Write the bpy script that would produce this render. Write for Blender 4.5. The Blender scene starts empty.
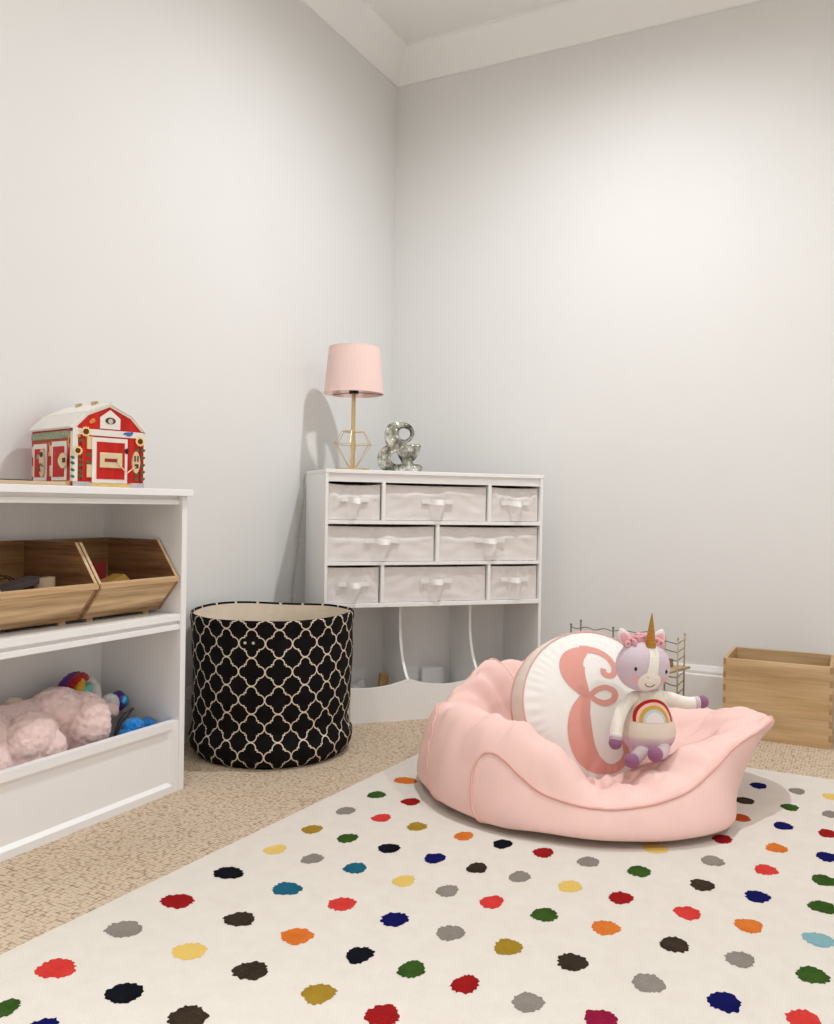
import bpy, bmesh, math, random
from math import sin, cos, pi, radians, sqrt, atan2
from mathutils import Vector, Matrix, noise
random.seed(7)
C = bpy.context.scene.collection
D = bpy.data

# ------------------------------------------------------------------ helpers
def V(*a): return Vector(a)

def link(o, parent=None):
    C.objects.link(o)
    if parent: o.parent = parent
    return o

def tag(o, label=None, cat=None, group=None, kind=None):
    if label: o['label'] = label
    if cat: o['category'] = cat
    if group: o['group'] = group
    if kind: o['kind'] = kind
    return o

def obj(name, bm, mats, parent=None, smooth=False, angle=None, loc=None):
    me = D.meshes.new(name)
    bm.normal_update()
    bm.to_mesh(me); bm.free()
    if not isinstance(mats, (list, tuple)): mats = [mats]
    for m in mats: me.materials.append(m)
    if smooth:
        for p in me.polygons: p.use_smooth = True
        if angle is not None:
            try: me.set_sharp_from_angle(angle=radians(angle))
            except Exception: pass
    o = D.objects.new(name, me)
    if loc: o.location = loc
    return link(o, parent)

def empty(name, loc, rz=0, label=None, cat=None, group=None):
    o = D.objects.new(name, None); o.empty_display_size = .05
    o.location = loc; o.rotation_euler = (0, 0, radians(rz))
    C.objects.link(o)
    return tag(o, label, cat, group)

def structure(o):
    o['kind'] = 'structure'; return o

def BM(): return bmesh.new()

def box(bm, a, b, bev=0, seg=2, mi=0):
    """axis aligned box from corner a to corner b"""
    x0, y0, z0 = a; x1, y1, z1 = b
    vs = [bm.verts.new(p) for p in ((x0,y0,z0),(x1,y0,z0),(x1,y1,z0),(x0,y1,z0),(x0,y0,z1),(x1,y0,z1),(x1,y1,z1),(x0,y1,z1))]
    fs = [bm.faces.new([vs[i] for i in q]) for q in ((0,3,2,1),(4,5,6,7),(0,1,5,4),(1,2,6,5),(2,3,7,6),(3,0,4,7))]
    for f in fs: f.material_index = mi
    if bev:
        es = list({e for f in fs for e in f.edges})
        r = bmesh.ops.bevel(bm, geom=es, offset=bev, segments=seg, profile=.5, affect='EDGES')
        for f in r['faces']: f.material_index = mi
    return vs

def prism(bm, pts, fn, d0, d1, mi=0):
    """extruded polygon: pts 2-D, fn(u,v,d)->xyz"""
    a = [bm.verts.new(fn(u, v, d0)) for u, v in pts]
    b = [bm.verts.new(fn(u, v, d1)) for u, v in pts]
    n = len(pts)
    fs = [bm.faces.new(a[::-1]), bm.faces.new(b)]
    for i in range(n): fs.append(bm.faces.new((a[i], a[(i+1) % n], b[(i+1) % n], b[i])))
    for f in fs: f.material_index = mi
    bmesh.ops.recalc_face_normals(bm, faces=fs)
    return fs

def lathe(bm, prof, seg=48, cx=0, cy=0, cap=False, mi=0, uvl=None):
    rows = []
    for r, z in prof:
        if r < 1e-6: rows.append([bm.verts.new((cx, cy, z))])
        else: rows.append([bm.verts.new((cx+r*cos(2*pi*i/seg), cy+r*sin(2*pi*i/seg), z)) for i in range(seg)])
    for a, b in zip(rows, rows[1:]):
        for i in range(seg):
            j = (i+1) % seg
            if len(a) == 1 and len(b) == 1: continue
            if len(a) == 1: f = bm.faces.new((a[0], b[j], b[i]))
            elif len(b) == 1: f = bm.faces.new((a[i], a[j], b[0]))
            else: f = bm.faces.new((a[i], a[j], b[j], b[i]))
            f.material_index = mi
    return rows

def tube(bm, pts, r, seg=8, closed=False, cap=True, mi=0):
    pts = [Vector(p) for p in pts]
    n = len(pts)
    rs = r if isinstance(r, (list, tuple)) else [r]*n
    T = []
    for i in range(n):
        if closed: t = pts[(i+1) % n]-pts[i-1]
        else: t = pts[min(i+1, n-1)]-pts[max(i-1, 0)]
        if t.length < 1e-9: t = Vector((0, 0, 1))
        T.append(t.normalized())
    up = Vector((0, 0, 1)) if abs(T[0].z) < .9 else Vector((1, 0, 0))
    nrm = (up-T[0]*up.dot(T[0])).normalized()
    rings = []
    for i in range(n):
        nrm = (nrm-T[i]*nrm.dot(T[i]))
        nrm = nrm.normalized() if nrm.length > 1e-6 else T[i].orthogonal().normalized()
        b = T[i].cross(nrm)
        rings.append([bm.verts.new(pts[i]+(nrm*cos(2*pi*k/seg)+b*sin(2*pi*k/seg))*rs[i]) for k in range(seg)])
    rr = list(zip(rings, rings[1:]))
    if closed: rr.append((rings[-1], rings[0]))
    for a, b in rr:
        for k in range(seg):
            f = bm.faces.new((a[k], a[(k+1) % seg], b[(k+1) % seg], b[k])); f.material_index = mi
    if cap and not closed:
        f = bm.faces.new(rings[0][::-1]); f.material_index = mi
        f = bm.faces.new(rings[-1]); f.material_index = mi

def ball(bm, c, r, sub=3, rot=None, mi=0):
    r = r if isinstance(r, (list, tuple)) else (r, r, r)
    M = Matrix.Translation(c)
    if rot: M = M @ rot
    M = M @ Matrix.Diagonal((*r, 1))
    res = bmesh.ops.create_icosphere(bm, subdivisions=sub, radius=1, matrix=M)
    for v in res['verts']:
        for f in v.link_faces: f.material_index = mi
    return res['verts']

def cyl(bm, p0, p1, r, seg=16, mi=0): tube(bm, [p0, p1], r, seg, mi=mi)

def crom(pts, n, closed=False):
    """Catmull-Rom through points, n samples per span"""
    pts = [Vector(p) for p in pts]; m = len(pts); out = []
    spans = m if closed else m-1
    for i in range(spans):
        if closed: p0, p1, p2, p3 = pts[i-1], pts[i], pts[(i+1) % m], pts[(i+2) % m]
        else: p0, p1, p2, p3 = pts[max(i-1, 0)], pts[i], pts[i+1], pts[min(i+2, m-1)]
        for k in range(n):
            t = k/n
            out.append(.5*((2*p1)+(p2-p0)*t+(2*p0-5*p1+4*p2-p3)*t*t+(3*p1-p0-3*p2+p3)*t**3))
    if not closed: out.append(pts[-1])
    return out

def ribbon(bm, path, widths, fn, n=10, cross=6, mi=0):
    """flat stroke: 2-D path with widths, fn(u,v)->xyz"""
    cp = crom([(p[0], p[1], w) for p, w in zip(path, widths)], n)
    rows = []
    for i, p in enumerate(cp):
        a = cp[max(i-1, 0)]; b = cp[min(i+1, len(cp)-1)]
        t = Vector((b.x-a.x, b.y-a.y)).normalized(); nn = Vector((-t.y, t.x))
        rows.append([bm.verts.new(fn(p.x+nn.x*p.z*(k/cross-.5), p.y+nn.y*p.z*(k/cross-.5))) for k in range(cross+1)])
    for a, b in zip(rows, rows[1:]):
        for k in range(cross):
            f = bm.faces.new((a[k], a[k+1], b[k+1], b[k])); f.material_index = mi

def disc(bm, cx, cy, rx, ry, fn, seg=24, rings=3, mi=0, rot=0, shape=None):
    c = bm.verts.new(fn(cx, cy)); prev = None
    for j in range(1, rings+1):
        row = []
        for i in range(seg):
            a = 2*pi*i/seg; k = shape(a) if shape else 1
            x = rx*cos(a)*j/rings*k; y = ry*sin(a)*j/rings*k
            row.append(bm.verts.new(fn(cx+x*cos(rot)-y*sin(rot), cy+x*sin(rot)+y*cos(rot))))
        for i in range(seg):
            q = (i+1) % seg
            f = bm.faces.new((c, row[i], row[q])) if prev is None else bm.faces.new((prev[i], row[i], row[q], prev[q]))
            f.material_index = mi
        prev = row

# ------------------------------------------------------------------ materials
def rgb(r, g, b):
    f = lambda c: (c/255/12.92) if c/255 <= .04045 else ((c/255+.055)/1.055)**2.4
    return (f(r), f(g), f(b), 1)

class NT:
    def __init__(s, name):
        s.m = D.materials.new(name); s.m.use_nodes = True
        s.t = s.m.node_tree; s.b = s.t.nodes['Principled BSDF']
    def n(s, kind, **kw):
        x = s.t.nodes.new(kind)
        for k, v in kw.items(): setattr(x, k, v)
        return x
    def l(s, a, b): s.t.links.new(a, b)
    def setin(s, sock, v):
        if isinstance(v, bpy.types.NodeSocket): s.l(v, sock)
        else: sock.default_value = v
    def math(s, op, a, b=None, c=None):
        x = s.n('ShaderNodeMath', operation=op)
        s.setin(x.inputs[0], a)
        if b is not None: s.setin(x.inputs[1], b)
        if c is not None: s.setin(x.inputs[2], c)
        return x.outputs[0]
    def coord(s, kind='Object', scale=(1, 1, 1), rot=(0, 0, 0)):
        tc = s.n('ShaderNodeTexCoord'); mp = s.n('ShaderNodeMapping')
        s.l(tc.outputs[kind], mp.inputs[0]); mp.inputs['Scale'].default_value = scale
        mp.inputs['Rotation'].default_value = rot
        return mp.outputs[0]
    def noise(s, vec, scale, detail=4, rough=.55):
        x = s.n('ShaderNodeTexNoise'); s.l(vec, x.inputs['Vector'])
        x.inputs['Scale'].default_value = scale; x.inputs['Detail'].default_value = detail
        x.inputs['Roughness'].default_value = rough
        return x.outputs[0]
    def ramp(s, fac, stops):
        x = s.n('ShaderNodeValToRGB'); s.l(fac, x.inputs[0]); e = x.color_ramp.elements
        while len(e) < len(stops): e.new(.5)
        for q, (p, c) in zip(e, stops): q.position = p; q.color = c
        return x.outputs[0]
    def mix(s, fac, a, b):
        x = s.n('ShaderNodeMix', data_type='RGBA')
        s.setin(x.inputs['Factor'], fac); s.setin(x.inputs['A'], a); s.setin(x.inputs['B'], b)
        return x.outputs['Result']
    def bump(s, h, strength=.3, dist=.002):
        x = s.n('ShaderNodeBump'); x.inputs['Strength'].default_value = strength; x.inputs['Distance'].default_value = dist
        s.l(h, x.inputs['Height']); s.l(x.outputs[0], s.b.inputs['Normal'])
    def fin(s, col=None, rough=.6, metal=0, sheen=0, spec=None):
        if col is not None: s.setin(s.b.inputs['Base Color'], col)
        s.b.inputs['Roughness'].default_value = rough; s.b.inputs['Metallic'].default_value = metal
        if sheen: s.b.inputs['Sheen Weight'].default_value = sheen
        if spec is not None: s.b.inputs['Specular IOR Level'].default_value = spec
        return s.m

def plain(name, col, rough=.6, metal=0, var=.04, vs=30, bump=0, bs=200, sheen=0, spec=None):
    k = NT(name); v = k.coord()
    nz = k.noise(v, vs)
    a = tuple(c*(1-var) for c in col[:3])+(1,); b = tuple(min(1, c*(1+var)) for c in col[:3])+(1,)
    cc = k.ramp(nz, [(.3, a), (.7, b)])
    if bump: k.bump(k.noise(v, bs, 2), bump)
    return k.fin(cc, rough, metal, sheen, spec)

def fabric(name, col, weave=900, var=.05, bump=.25, rough=.9, sheen=0.0):
    k = NT(name); v = k.coord()
    w1 = k.n('ShaderNodeTexWave', wave_type='BANDS', bands_direction='X'); k.l(v, w1.inputs[0]); w1.inputs['Scale'].default_value = weave/6
    w2 = k.n('ShaderNodeTexWave', wave_type='BANDS', bands_direction='Z'); k.l(v, w2.inputs[0]); w2.inputs['Scale'].default_value = weave/6
    h = k.math('ADD', w1.outputs['Fac'], w2.outputs['Fac'])
    nz = k.noise(v, 12)
    a = tuple(c*(1-var) for c in col[:3])+(1,); b = tuple(min(1, c*(1+var)) for c in col[:3])+(1,)
    cc = k.ramp(nz, [(.3, a), (.7, b)])
    k.bump(h, bump, .0006)
    return k.fin(cc, rough, 0, sheen, .2)

def wood(name, light, dark, axis=0, scale=1.0, rough=.55, contrast=1.0, plank=None):
    """grain running along the given object axis"""
    k = NT(name)
    sc = [26*scale]*3; sc[axis] = 1.6*scale
    v = k.coord('Object', tuple(sc))
    n1 = k.noise(v, 1.4, 6, .6)
    sc2 = [140*scale]*3; sc2[axis] = 5*scale
    v2 = k.coord('Object', tuple(sc2)); n2 = k.noise(v2, 1.5, 3)
    f = k.math('ADD', k.math('MULTIPLY', n1, .75), k.math('MULTIPLY', n2, .25))
    lo = .5-.16/contrast; hi = .5+.16/contrast
    mid = tuple((a+b)/2 for a, b in zip(light, dark))
    cc = k.ramp(f, [(lo, dark), (.5, mid), (hi, light)])
    if plank:
        ax, per, dim = plank
        tc = k.n('ShaderNodeTexCoord'); sp = k.n('ShaderNodeSeparateXYZ'); k.l(tc.outputs['Object'], sp.inputs[0])
        fl = k.math('FLOOR', k.math('DIVIDE', sp.outputs[ax], per))
        wn = k.n('ShaderNodeTexWhiteNoise', noise_dimensions='1D'); k.l(fl, wn.inputs['W'])
        g = k.ramp(wn.outputs['Value'], [(0, (1-dim, 1-dim, 1-dim, 1)), (1, (1+dim*.4, 1+dim*.4, 1+dim*.4, 1))])
        mm = k.n('ShaderNodeMix', data_type='RGBA', blend_type='MULTIPLY'); mm.inputs['Factor'].default_value = 1
        k.l(cc, mm.inputs['A']); k.l(g, mm.inputs['B']); cc = mm.outputs['Result']
    k.bump(f, .15, .0008)
    return k.fin(cc, rough, 0, 0, .3)

def fur(name, col, var=.08, sheen=.3):
    k = NT(name); v = k.coord()
    n1 = k.noise(v, 55, 5, .7); n2 = k.noise(v, 320, 3, .7)
    a = tuple(c*(1-var*1.6) for c in col[:3])+(1,); b = tuple(min(1, c*(1+var)) for c in col[:3])+(1,)
    cc = k.ramp(n1, [(.3, a), (.65, b)])
    k.bump(k.math('ADD', n1, k.math('MULTIPLY', n2, .6)), .7, .006)
    return k.fin(cc, .95, 0, sheen, .1)

def knit(name, stops, zmax):
    """knitted cotton, colour bands by the height on the toy"""
    k = NT(name)
    tc = k.n('ShaderNodeTexCoord'); sp = k.n('ShaderNodeSeparateXYZ'); k.l(tc.outputs['Object'], sp.inputs[0])
    z = k.math('DIVIDE', sp.outputs[2], zmax)
    cc = k.ramp(z, stops)
    v = k.coord('Object', (1, 1, 1))
    w = k.n('ShaderNodeTexWave', wave_type='BANDS', bands_direction='Z'); k.l(v, w.inputs[0]); w.inputs['Scale'].default_value = 75; w.inputs['Distortion'].default_value = 1.5
    w2 = k.n('ShaderNodeTexWave', wave_type='BANDS', bands_direction='X'); k.l(v, w2.inputs[0]); w2.inputs['Scale'].default_value = 75
    k.bump(k.math('ADD', w.outputs['Fac'], w2.outputs['Fac']), .35, .0012)
    return k.fin(cc, .95, 0, .2, .1)

M = {}
M['wall'] = plain('wall paint', rgb(235, 234, 232), .75, var=.008, vs=3, bump=.04, bs=350, spec=.25)
M['ceil'] = plain('ceiling paint', rgb(246, 244, 241), .85, var=.008, vs=3, spec=.2)
M['trim'] = plain('white trim paint', rgb(248, 247, 245), .45, var=.008, vs=5)
M['white'] = plain('white lacquer', rgb(247, 246, 246), .42, var=.008, vs=6)
M['white2'] = plain('white lacquer cabinet', rgb(247, 245, 243), .42, var=.008, vs=6)
M['pink'] = fabric('pink canvas', rgb(246, 207, 199), 900, .02, .25)
M['pipe'] = fabric('pink piping', rgb(235, 184, 174), 900, .03, .2)
M['binfab'] = fabric('grey beige canvas', rgb(231, 225, 222), 700, .04, .3)
M['strap'] = fabric('white webbing', rgb(242, 238, 234), 900, .03, .3)
M['cream'] = fabric('cream lining', rgb(232, 218, 198), 700, .04, .25)
M['pillow'] = fabric('white cotton', rgb(251, 248, 243), 900, .02, .15)
M['letter'] = fabric('blush print', rgb(233, 168, 156), 900, .04, .15)
M['gusset'] = fabric('cream cotton', rgb(242, 229, 217), 900, .03, .15)
M['brass'] = plain('brushed brass', rgb(214, 190, 142), .33, 1, .05)
M['shade'] = fabric('pink shade linen', rgb(243, 214, 206), 1100, .015, .2)
M['black'] = plain('black plastic', rgb(24, 20, 20), .5)
M['wire'] = plain('dull metal wire', rgb(120, 108, 96), .5, .6)
M['gold'] = plain('gold glitter yarn', rgb(186, 132, 44), .5, .3, .25, 400, .8, 500)
M['red'] = wood('barn red', rgb(206, 32, 24), rgb(168, 22, 18), 2, 1.5, .5)
M['redface'] = wood('barn red front', rgb(214, 36, 26), rgb(180, 26, 20), 2, 1.5, .5)
M['barnwhite'] = plain('barn white', rgb(238, 234, 226), .5, var=.02)
M['rust'] = plain('rust red', rgb(178, 66, 30), .6, var=.15, vs=120)
M['steel'] = plain('pale brass latch', rgb(232, 214, 172), .3, .35, .05)
M['grey'] = plain('barn stone', rgb(190, 186, 186), .7, var=.2, vs=180)
M['straw'] = plain('straw yellow', rgb(224, 190, 120), .6, var=.1, vs=150)
M['green'] = plain('leaf green', rgb(52, 104, 52), .6, var=.2, vs=120)
M['vine'] = plain('vine green', rgb(150, 164, 134), .6, var=.5, vs=300)
M['petal'] = plain('petal yellow', rgb(250, 218, 140), .6, var=.05)
M['seed'] = plain('seed brown', rgb(92, 44, 18), .7, var=.2, vs=300)
M['blue'] = plain('bird blue', rgb(62, 112, 178), .6, var=.1)
M['orange'] = plain('butterfly orange', rgb(238, 150, 70), .6, var=.1)
M['crate'] = wood('crate pine', rgb(224, 192, 150), rgb(184, 148, 102), 0, .9, .55, 1.0, (2, .052, .10))
M['crate_y'] = wood('crate pine side', rgb(212, 178, 134), rgb(172, 136, 92), 1, .9)
M['crate_end'] = wood('end grain', rgb(190, 154, 110), rgb(156, 120, 80), 1, 2)
M['bin_y'] = wood('acacia lengthwise', rgb(230, 200, 156), rgb(140, 100, 60), 1, 1.0, .5, 1.0)
M['bin_x'] = wood('acacia side', rgb(176, 132, 92), rgb(98, 62, 38), 0, 1.0, .5, 1.2)
M['bin_back'] = wood('acacia back', rgb(190, 150, 104), rgb(120, 84, 50), 1, 1.0, .5, 1.1)
M['bin_edge'] = wood('acacia edge', rgb(222, 192, 152), rgb(190, 154, 112), 1, 1, .5)
M['tan'] = wood('pale plywood', rgb(226, 204, 174), rgb(204, 178, 146), 1, 1, .5)
M['plat'] = wood('platform wood', rgb(206, 184, 150), rgb(172, 146, 110), 0, 1.2, .5)
M['pinkfur'] = fur('pale pink plush', rgb(252, 220, 215), .05)
M['whitefur'] = fur('white plush', rgb(236, 232, 230), .05)
M['creamfur'] = fur('cream plush', rgb(236, 224, 204), .06)
M['bluefur'] = fur('bright blue plush', rgb(40, 142, 232), .35)
M['purple'] = plain('purple satin', rgb(84, 52, 148), .35, .3, .3, 60)
M['sequin'] = plain('blue sequin', rgb(62, 168, 216), .22, .6, .35, 120, .6, 260)
M['rbred'] = fur('mane red', rgb(186, 42, 46), .1); M['rbyel'] = fur('mane yellow', rgb(240, 184, 52), .1)
M['rbgrn'] = fur('mane mint', rgb(126, 206, 182), .1); M['rbpur'] = fur('mane purple', rgb(96, 52, 132), .1)
M['dark'] = plain('dark handle', rgb(88, 80, 84), .5)
M['cloth'] = plain('striped cloth', rgb(214, 210, 208), .9, var=.12, vs=60)
M['lilac'] = knit('lilac knit', [(0, rgb(214, 197, 210)), (1, rgb(220, 204, 214))], .4)
M['knitcream'] = knit('cream knit', [(0, rgb(246, 239, 228)), (1, rgb(246, 239, 228))], .4)
M['body'] = knit('banded knit', [(0, rgb(214, 184, 204)), (.16, rgb(218, 192, 206)), (.255, rgb(228, 204, 208)), (.30, rgb(238, 224, 208)), (1, rgb(242, 233, 216))], .17)
M['mauve'] = knit('mauve knit', [(0, rgb(148, 98, 130)), (1, rgb(152, 102, 134))], .4)
M['legknit'] = knit('pale pink knit', [(0, rgb(230, 212, 216)), (1, rgb(230, 212, 216))], .4)
M['mane'] = knit('pink yarn', [(0, rgb(240, 178, 186)), (1, rgb(240, 178, 186))], .4)
M['rain_red'] = knit('red yarn', [(0, rgb(190, 42, 40)), (1, rgb(190, 42, 40))], .4)
M['rain_peach'] = knit('peach yarn', [(0, rgb(246, 206, 184)), (1, rgb(246, 206, 184))], .4)
M['rain_must'] = knit('mustard yarn', [(0, rgb(214, 170, 78)), (1, rgb(214, 170, 78))], .4)
M['rain_blue'] = knit('pale blue yarn', [(0, rgb(196, 214, 216)), (1, rgb(196, 214, 216))], .4)
M['rain_white'] = knit('white yarn', [(0, rgb(240, 230, 228)), (1, rgb(240, 230, 228))], .4)
M['blush'] = knit('blush yarn', [(0, rgb(238, 186, 188)), (1, rgb(238, 186, 188))], .4)

def mat_carpet():
    k = NT('berber carpet'); v = k.coord('Object', (1, 1, 1))
    vo = k.n('ShaderNodeTexVoronoi', feature='F1'); k.l(v, vo.inputs['Vector']); vo.inputs['Scale'].default_value = 105
    vo.inputs['Randomness'].default_value = .5
    n1 = k.noise(v, 60, 4); n0 = k.noise(v, 3, 3)
    base = k.ramp(n0, [(.3, rgb(202, 182, 159)), (.7, rgb(212, 193, 170))])
    loop = k.ramp(vo.outputs['Distance'], [(.46, (1, 1, 1, 1)), (.78, (.50, .43, .35, 1))])
    mm = k.n('ShaderNodeMix', data_type='RGBA', blend_type='MULTIPLY'); mm.inputs['Factor'].default_value = 1
    k.l(base, mm.inputs['A']); k.l(loop, mm.inputs['B'])
    sp = k.ramp(n1, [(.30, (.88, .86, .82, 1)), (.45, (1, 1, 1, 1)), (.7, (1.03, 1.02, 1, 1))])
    m2 = k.n('ShaderNodeMix', data_type='RGBA', blend_type='MULTIPLY'); m2.inputs['Factor'].default_value = 1
    k.l(mm.outputs['Result'], m2.inputs['A']); k.l(sp, m2.inputs['B'])
    h = k.math('SUBTRACT', 1, vo.outputs['Distance'])
    k.bump(h, .55, .004)
    return k.fin(m2.outputs['Result'], .95, 0, 0, .1)
M['carpet'] = mat_carpet()

def mat_pile(name, a, b, sc=420):
    k = NT(name); v = k.coord()
    n1 = k.noise(v, sc, 3, .7); n0 = k.noise(v, 26, 4, .6)
    f = k.math('ADD', k.math('MULTIPLY', n1, .7), k.math('MULTIPLY', n0, .3))
    cc = k.ramp(f, [(.34, a), (.66, b)])
    k.bump(n1, .35, .003)
    return k.fin(cc, .97, 0, .0, .05)
M['rug'] = mat_pile('rug cream pile', rgb(211, 202, 191), rgb(226, 219, 209))
DOTC = {'coral': ((206, 46, 42), (236, 78, 70)), 'grey': ((152, 142, 132), (190, 178, 166)), 'red': ((134, 20, 24), (182, 34, 34)),
        'black': ((8, 8, 14), (26, 28, 38)), 'yellow': ((232, 190, 92), (252, 218, 130)), 'olive': ((148, 116, 30), (190, 154, 58)),
        'green': ((32, 60, 18), (76, 110, 44)), 'orange': ((206, 98, 28), (244, 142, 64)), 'teal': ((14, 74, 96), (44, 116, 142)),
        'brown': ((34, 24, 18), (92, 76, 60)), 'navy': ((10, 12, 72), (26, 28, 104)), 'rust': ((180, 66, 24), (214, 96, 44)),
        'crimson': ((130, 18, 52), (172, 34, 74)), 'aqua': ((116, 166, 174), (158, 200, 204))}
for c, (a, b) in DOTC.items(): q = .78 if c in ('grey', 'brown') else .90; M['dot_'+c] = mat_pile('rug dot '+c, rgb(*[q*v for v in a]), rgb(*[q*v for v in b]), 380)

def mat_quatrefoil():
    k = NT('black quatrefoil canvas'); uv = k.n('ShaderNodeUVMap'); sp = k.n('ShaderNodeSeparateXYZ'); k.l(uv.outputs[0], sp.inputs[0])
    S = .0830
    def fold(s):
        return k.math('ABSOLUTE', k.math('SUBTRACT', k.math('FRACT', k.math('DIVIDE', s, S)), .5))
    x, y = fold(sp.outputs[0]), fold(sp.outputs[1])
    def circ(cx, cy, r):
        dx = k.math('SUBTRACT', x, cx); dy = k.math('SUBTRACT', y, cy)
        return k.math('SUBTRACT', k.math('SQRT', k.math('ADD', k.math('MULTIPLY', dx, dx), k.math('MULTIPLY', dy, dy))), r)
    sq = k.math('SUBTRACT', k.math('MAXIMUM', x, y), .268)
    d = k.math('MINIMUM', k.math('MINIMUM', circ(.285, 0, .205), circ(0, .285, .205)), sq)
    # lines of neighbouring tiles meet at the lobe tips
    line = k.math('LESS_THAN', k.math('ABSOLUTE', d), .0205)
    nz = k.noise(k.coord(), 25)
    blk = k.ramp(nz, [(.3, rgb(12, 10, 12)), (.7, rgb(22, 19, 20))])
    cc = k.mix(line, blk, rgb(226, 212, 190))
    w = k.noise(k.coord(), 900, 2)
    k.bump(w, .25, .0008)
    return k.fin(cc, .9, 0, 0, .15)
M['quatre'] = mat_quatrefoil()

def mat_glass(name='mirrored grey glass'):
    k = NT(name); v = k.coord()
    nz = k.noise(v, 26, 3, .6)
    cc = k.ramp(nz, [(.36, rgb(84, 86, 76)), (.5, rgb(156, 158, 148)), (.64, rgb(222, 223, 217))])  # olive to pale mottling paints room reflections into the glass colour
    k.bump(nz, .55, .03)
    return k.fin(cc, .07, .9)
M['glass'] = mat_glass()

# ------------------------------------------------------------------ room shell
X0, Y0 = -.015, .027
RX, RY, H = 3.9, -4.6, 2.853
def wall(name, a, b):
    bm = BM(); box(bm, a, b); return structure(obj(name, bm, M['wall']))
wall('wall_left', (X0-.12, RY-.12, 0), (X0, Y0+.12, H))
wall('wall_right', (X0, Y0, 0), (RX, Y0+.12, H))
wall('wall_front', (X0, RY-.12, 0), (RX, RY, H))
wall('wall_back', (RX, RY-.12, 0), (RX+.12, Y0+.12, H))
bm = BM(); box(bm, (X0-.12, RY-.12, -.12), (RX+.12, Y0+.12, 0)); structure(obj('floor', bm, M['carpet']))
bm = BM(); box(bm, (X0-.12, RY-.12, H), (RX+.12, Y0+.12, H+.12)); structure(obj('ceiling', bm, M['ceil']))
# crown moulding: profile (offset from wall, height)
CR = [(0, 2.722), (.010, 2.722), (.014, 2.730)]+[(.016+.086*(k/10)-.010*sin(pi*k/10), 2.733+.106*(k/10)-.004*sin(pi*k/10)) for k in range(11)]+[(.104, 2.841), (.111, 2.843), (.113, H-.0001), (0, H-.0001)]
BB = [(0, 0.0), (.016, 0), (.016, .143), (.013, .148), (.013, .159), (.009, .170), (.006, .179), (0, .179)]
def run(name, prof, side):
    bm = BM()
    def P(o, z, end):
        # mitred ends follow the offset
        if side == 'left': return (X0+o, (Y0-o if end else RY+o), z)
        if side == 'right': return ((X0+o if end else RX-o), Y0-o, z)
        if side == 'front': return ((X0+o if end else RX-o), RY+o, z)
        return (RX-o, (Y0-o if end else RY+o), z)
    a = [bm.verts.new(P(o, z, 0)) for o, z in prof]; b = [bm.verts.new(P(o, z, 1)) for o, z in prof]
    n = len(prof)
    for i in range(n): bm.faces.new((a[i], a[(i+1) % n], b[(i+1) % n], b[i]))
    bm.faces.new(a[::-1]); bm.faces.new(b)
    bmesh.ops.recalc_face_normals(bm, faces=bm.faces)
    return structure(obj(name, bm, M['trim']))
for i, s in enumerate(('left', 'right', 'front', 'back')):
    run('trim_%d' % (i+1), CR, s); run('baseboard_'+s, BB, s)

# ------------------------------------------------------------------ bookcase
def bookcase():
    t = empty('toy_bookcase', (.0025, -1.676, 0), 0, 'low white open bookcase against the left wall with toys on its shelves', 'bookcase')
    W, DEP, T = 1.10, .3025, .020     # runs towards -y
    fx = DEP
    bm = BM(); box(bm, (-.004, -W-.016, .802), (fx+.014, .008, .820), .0015); obj('top', bm, M['white'], t)
    for y0 in (-T, -W):
        bm = BM(); box(bm, (0, y0, 0), (fx, y0+T, .8018), .0012); obj('side_panel', bm, M['white'], t)
    bm = BM(); box(bm, (0, -W+T+.0002, .02), (.006, -T-.0002, .8015)); obj('back_panel', bm, M['white'], t)
    bm = BM(); box(bm, (fx-.028, -W+T+.0002, .779), (fx-.010, -T-.0002, .7925), .001); box(bm, (fx-.024, -W+T+.0002, .7925), (fx-.016, -T-.0002, .8017)); obj('top_rail', bm, M['white'], t)
    bm = BM(); box(bm, (.0062, -W+T+.0002, .464), (fx-.002, -T-.0002, .4825), .001); obj('shelf', bm, M['white'], t)
    bm = BM(); box(bm, (fx-.022, -W+T+.0002, .440), (fx-.004, -T-.0002, .4545), .001); box(bm, (fx-.020, -W+T+.0002, .4545), (fx-.012, -T-.0002, .4638)); obj('shelf_rail', bm, M['white'], t)
    bm = BM(); box(bm, (.0062, -W+T+.0002, .04), (fx-.03, -T-.0002, .058)); obj('bottom_shelf', bm, M['white'], t)
    # toe lip: frame with a sunk panel
    bm = BM()
    y0, y1 = -W+T+.0002, -T-.0002
    x0, x1 = fx-.024, fx-.003
    zt, zb = .193, .0
    fr = .028
    # frame with bevelled inner edge
    def ring(x, d): return [(x, y0+d, zb+d*.9), (x, y1-d, zb+d*.9), (x, y1-d, zt-d), (x, y0+d, zt-d)]
    rings = [ring(x0, 0), ring(x1, 0), ring(x1, fr*.75), ring(x1-.009, fr*.75+.011)]
    vv = [[bm.verts.new(p) for p in r] for r in rings]
    for a, b in zip(vv, vv[1:]):
        for i in range(4): bm.faces.new((a[i], a[(i+1) % 4], b[(i+1) % 4], b[i]))
    bm.faces.new(vv[0][::-1])
    bmesh.ops.recalc_face_normals(bm, faces=bm.faces)
    obj('toe_frame', bm, M['white'], t)
    bm = BM(); d = fr*.75+.0105
    box(bm, (x1-.0125, y0+d, zb+d*.9), (x1-.0088, y1-d, zt-d)); obj('toe_panel', bm, M['white'], t)
bookcase()

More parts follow.
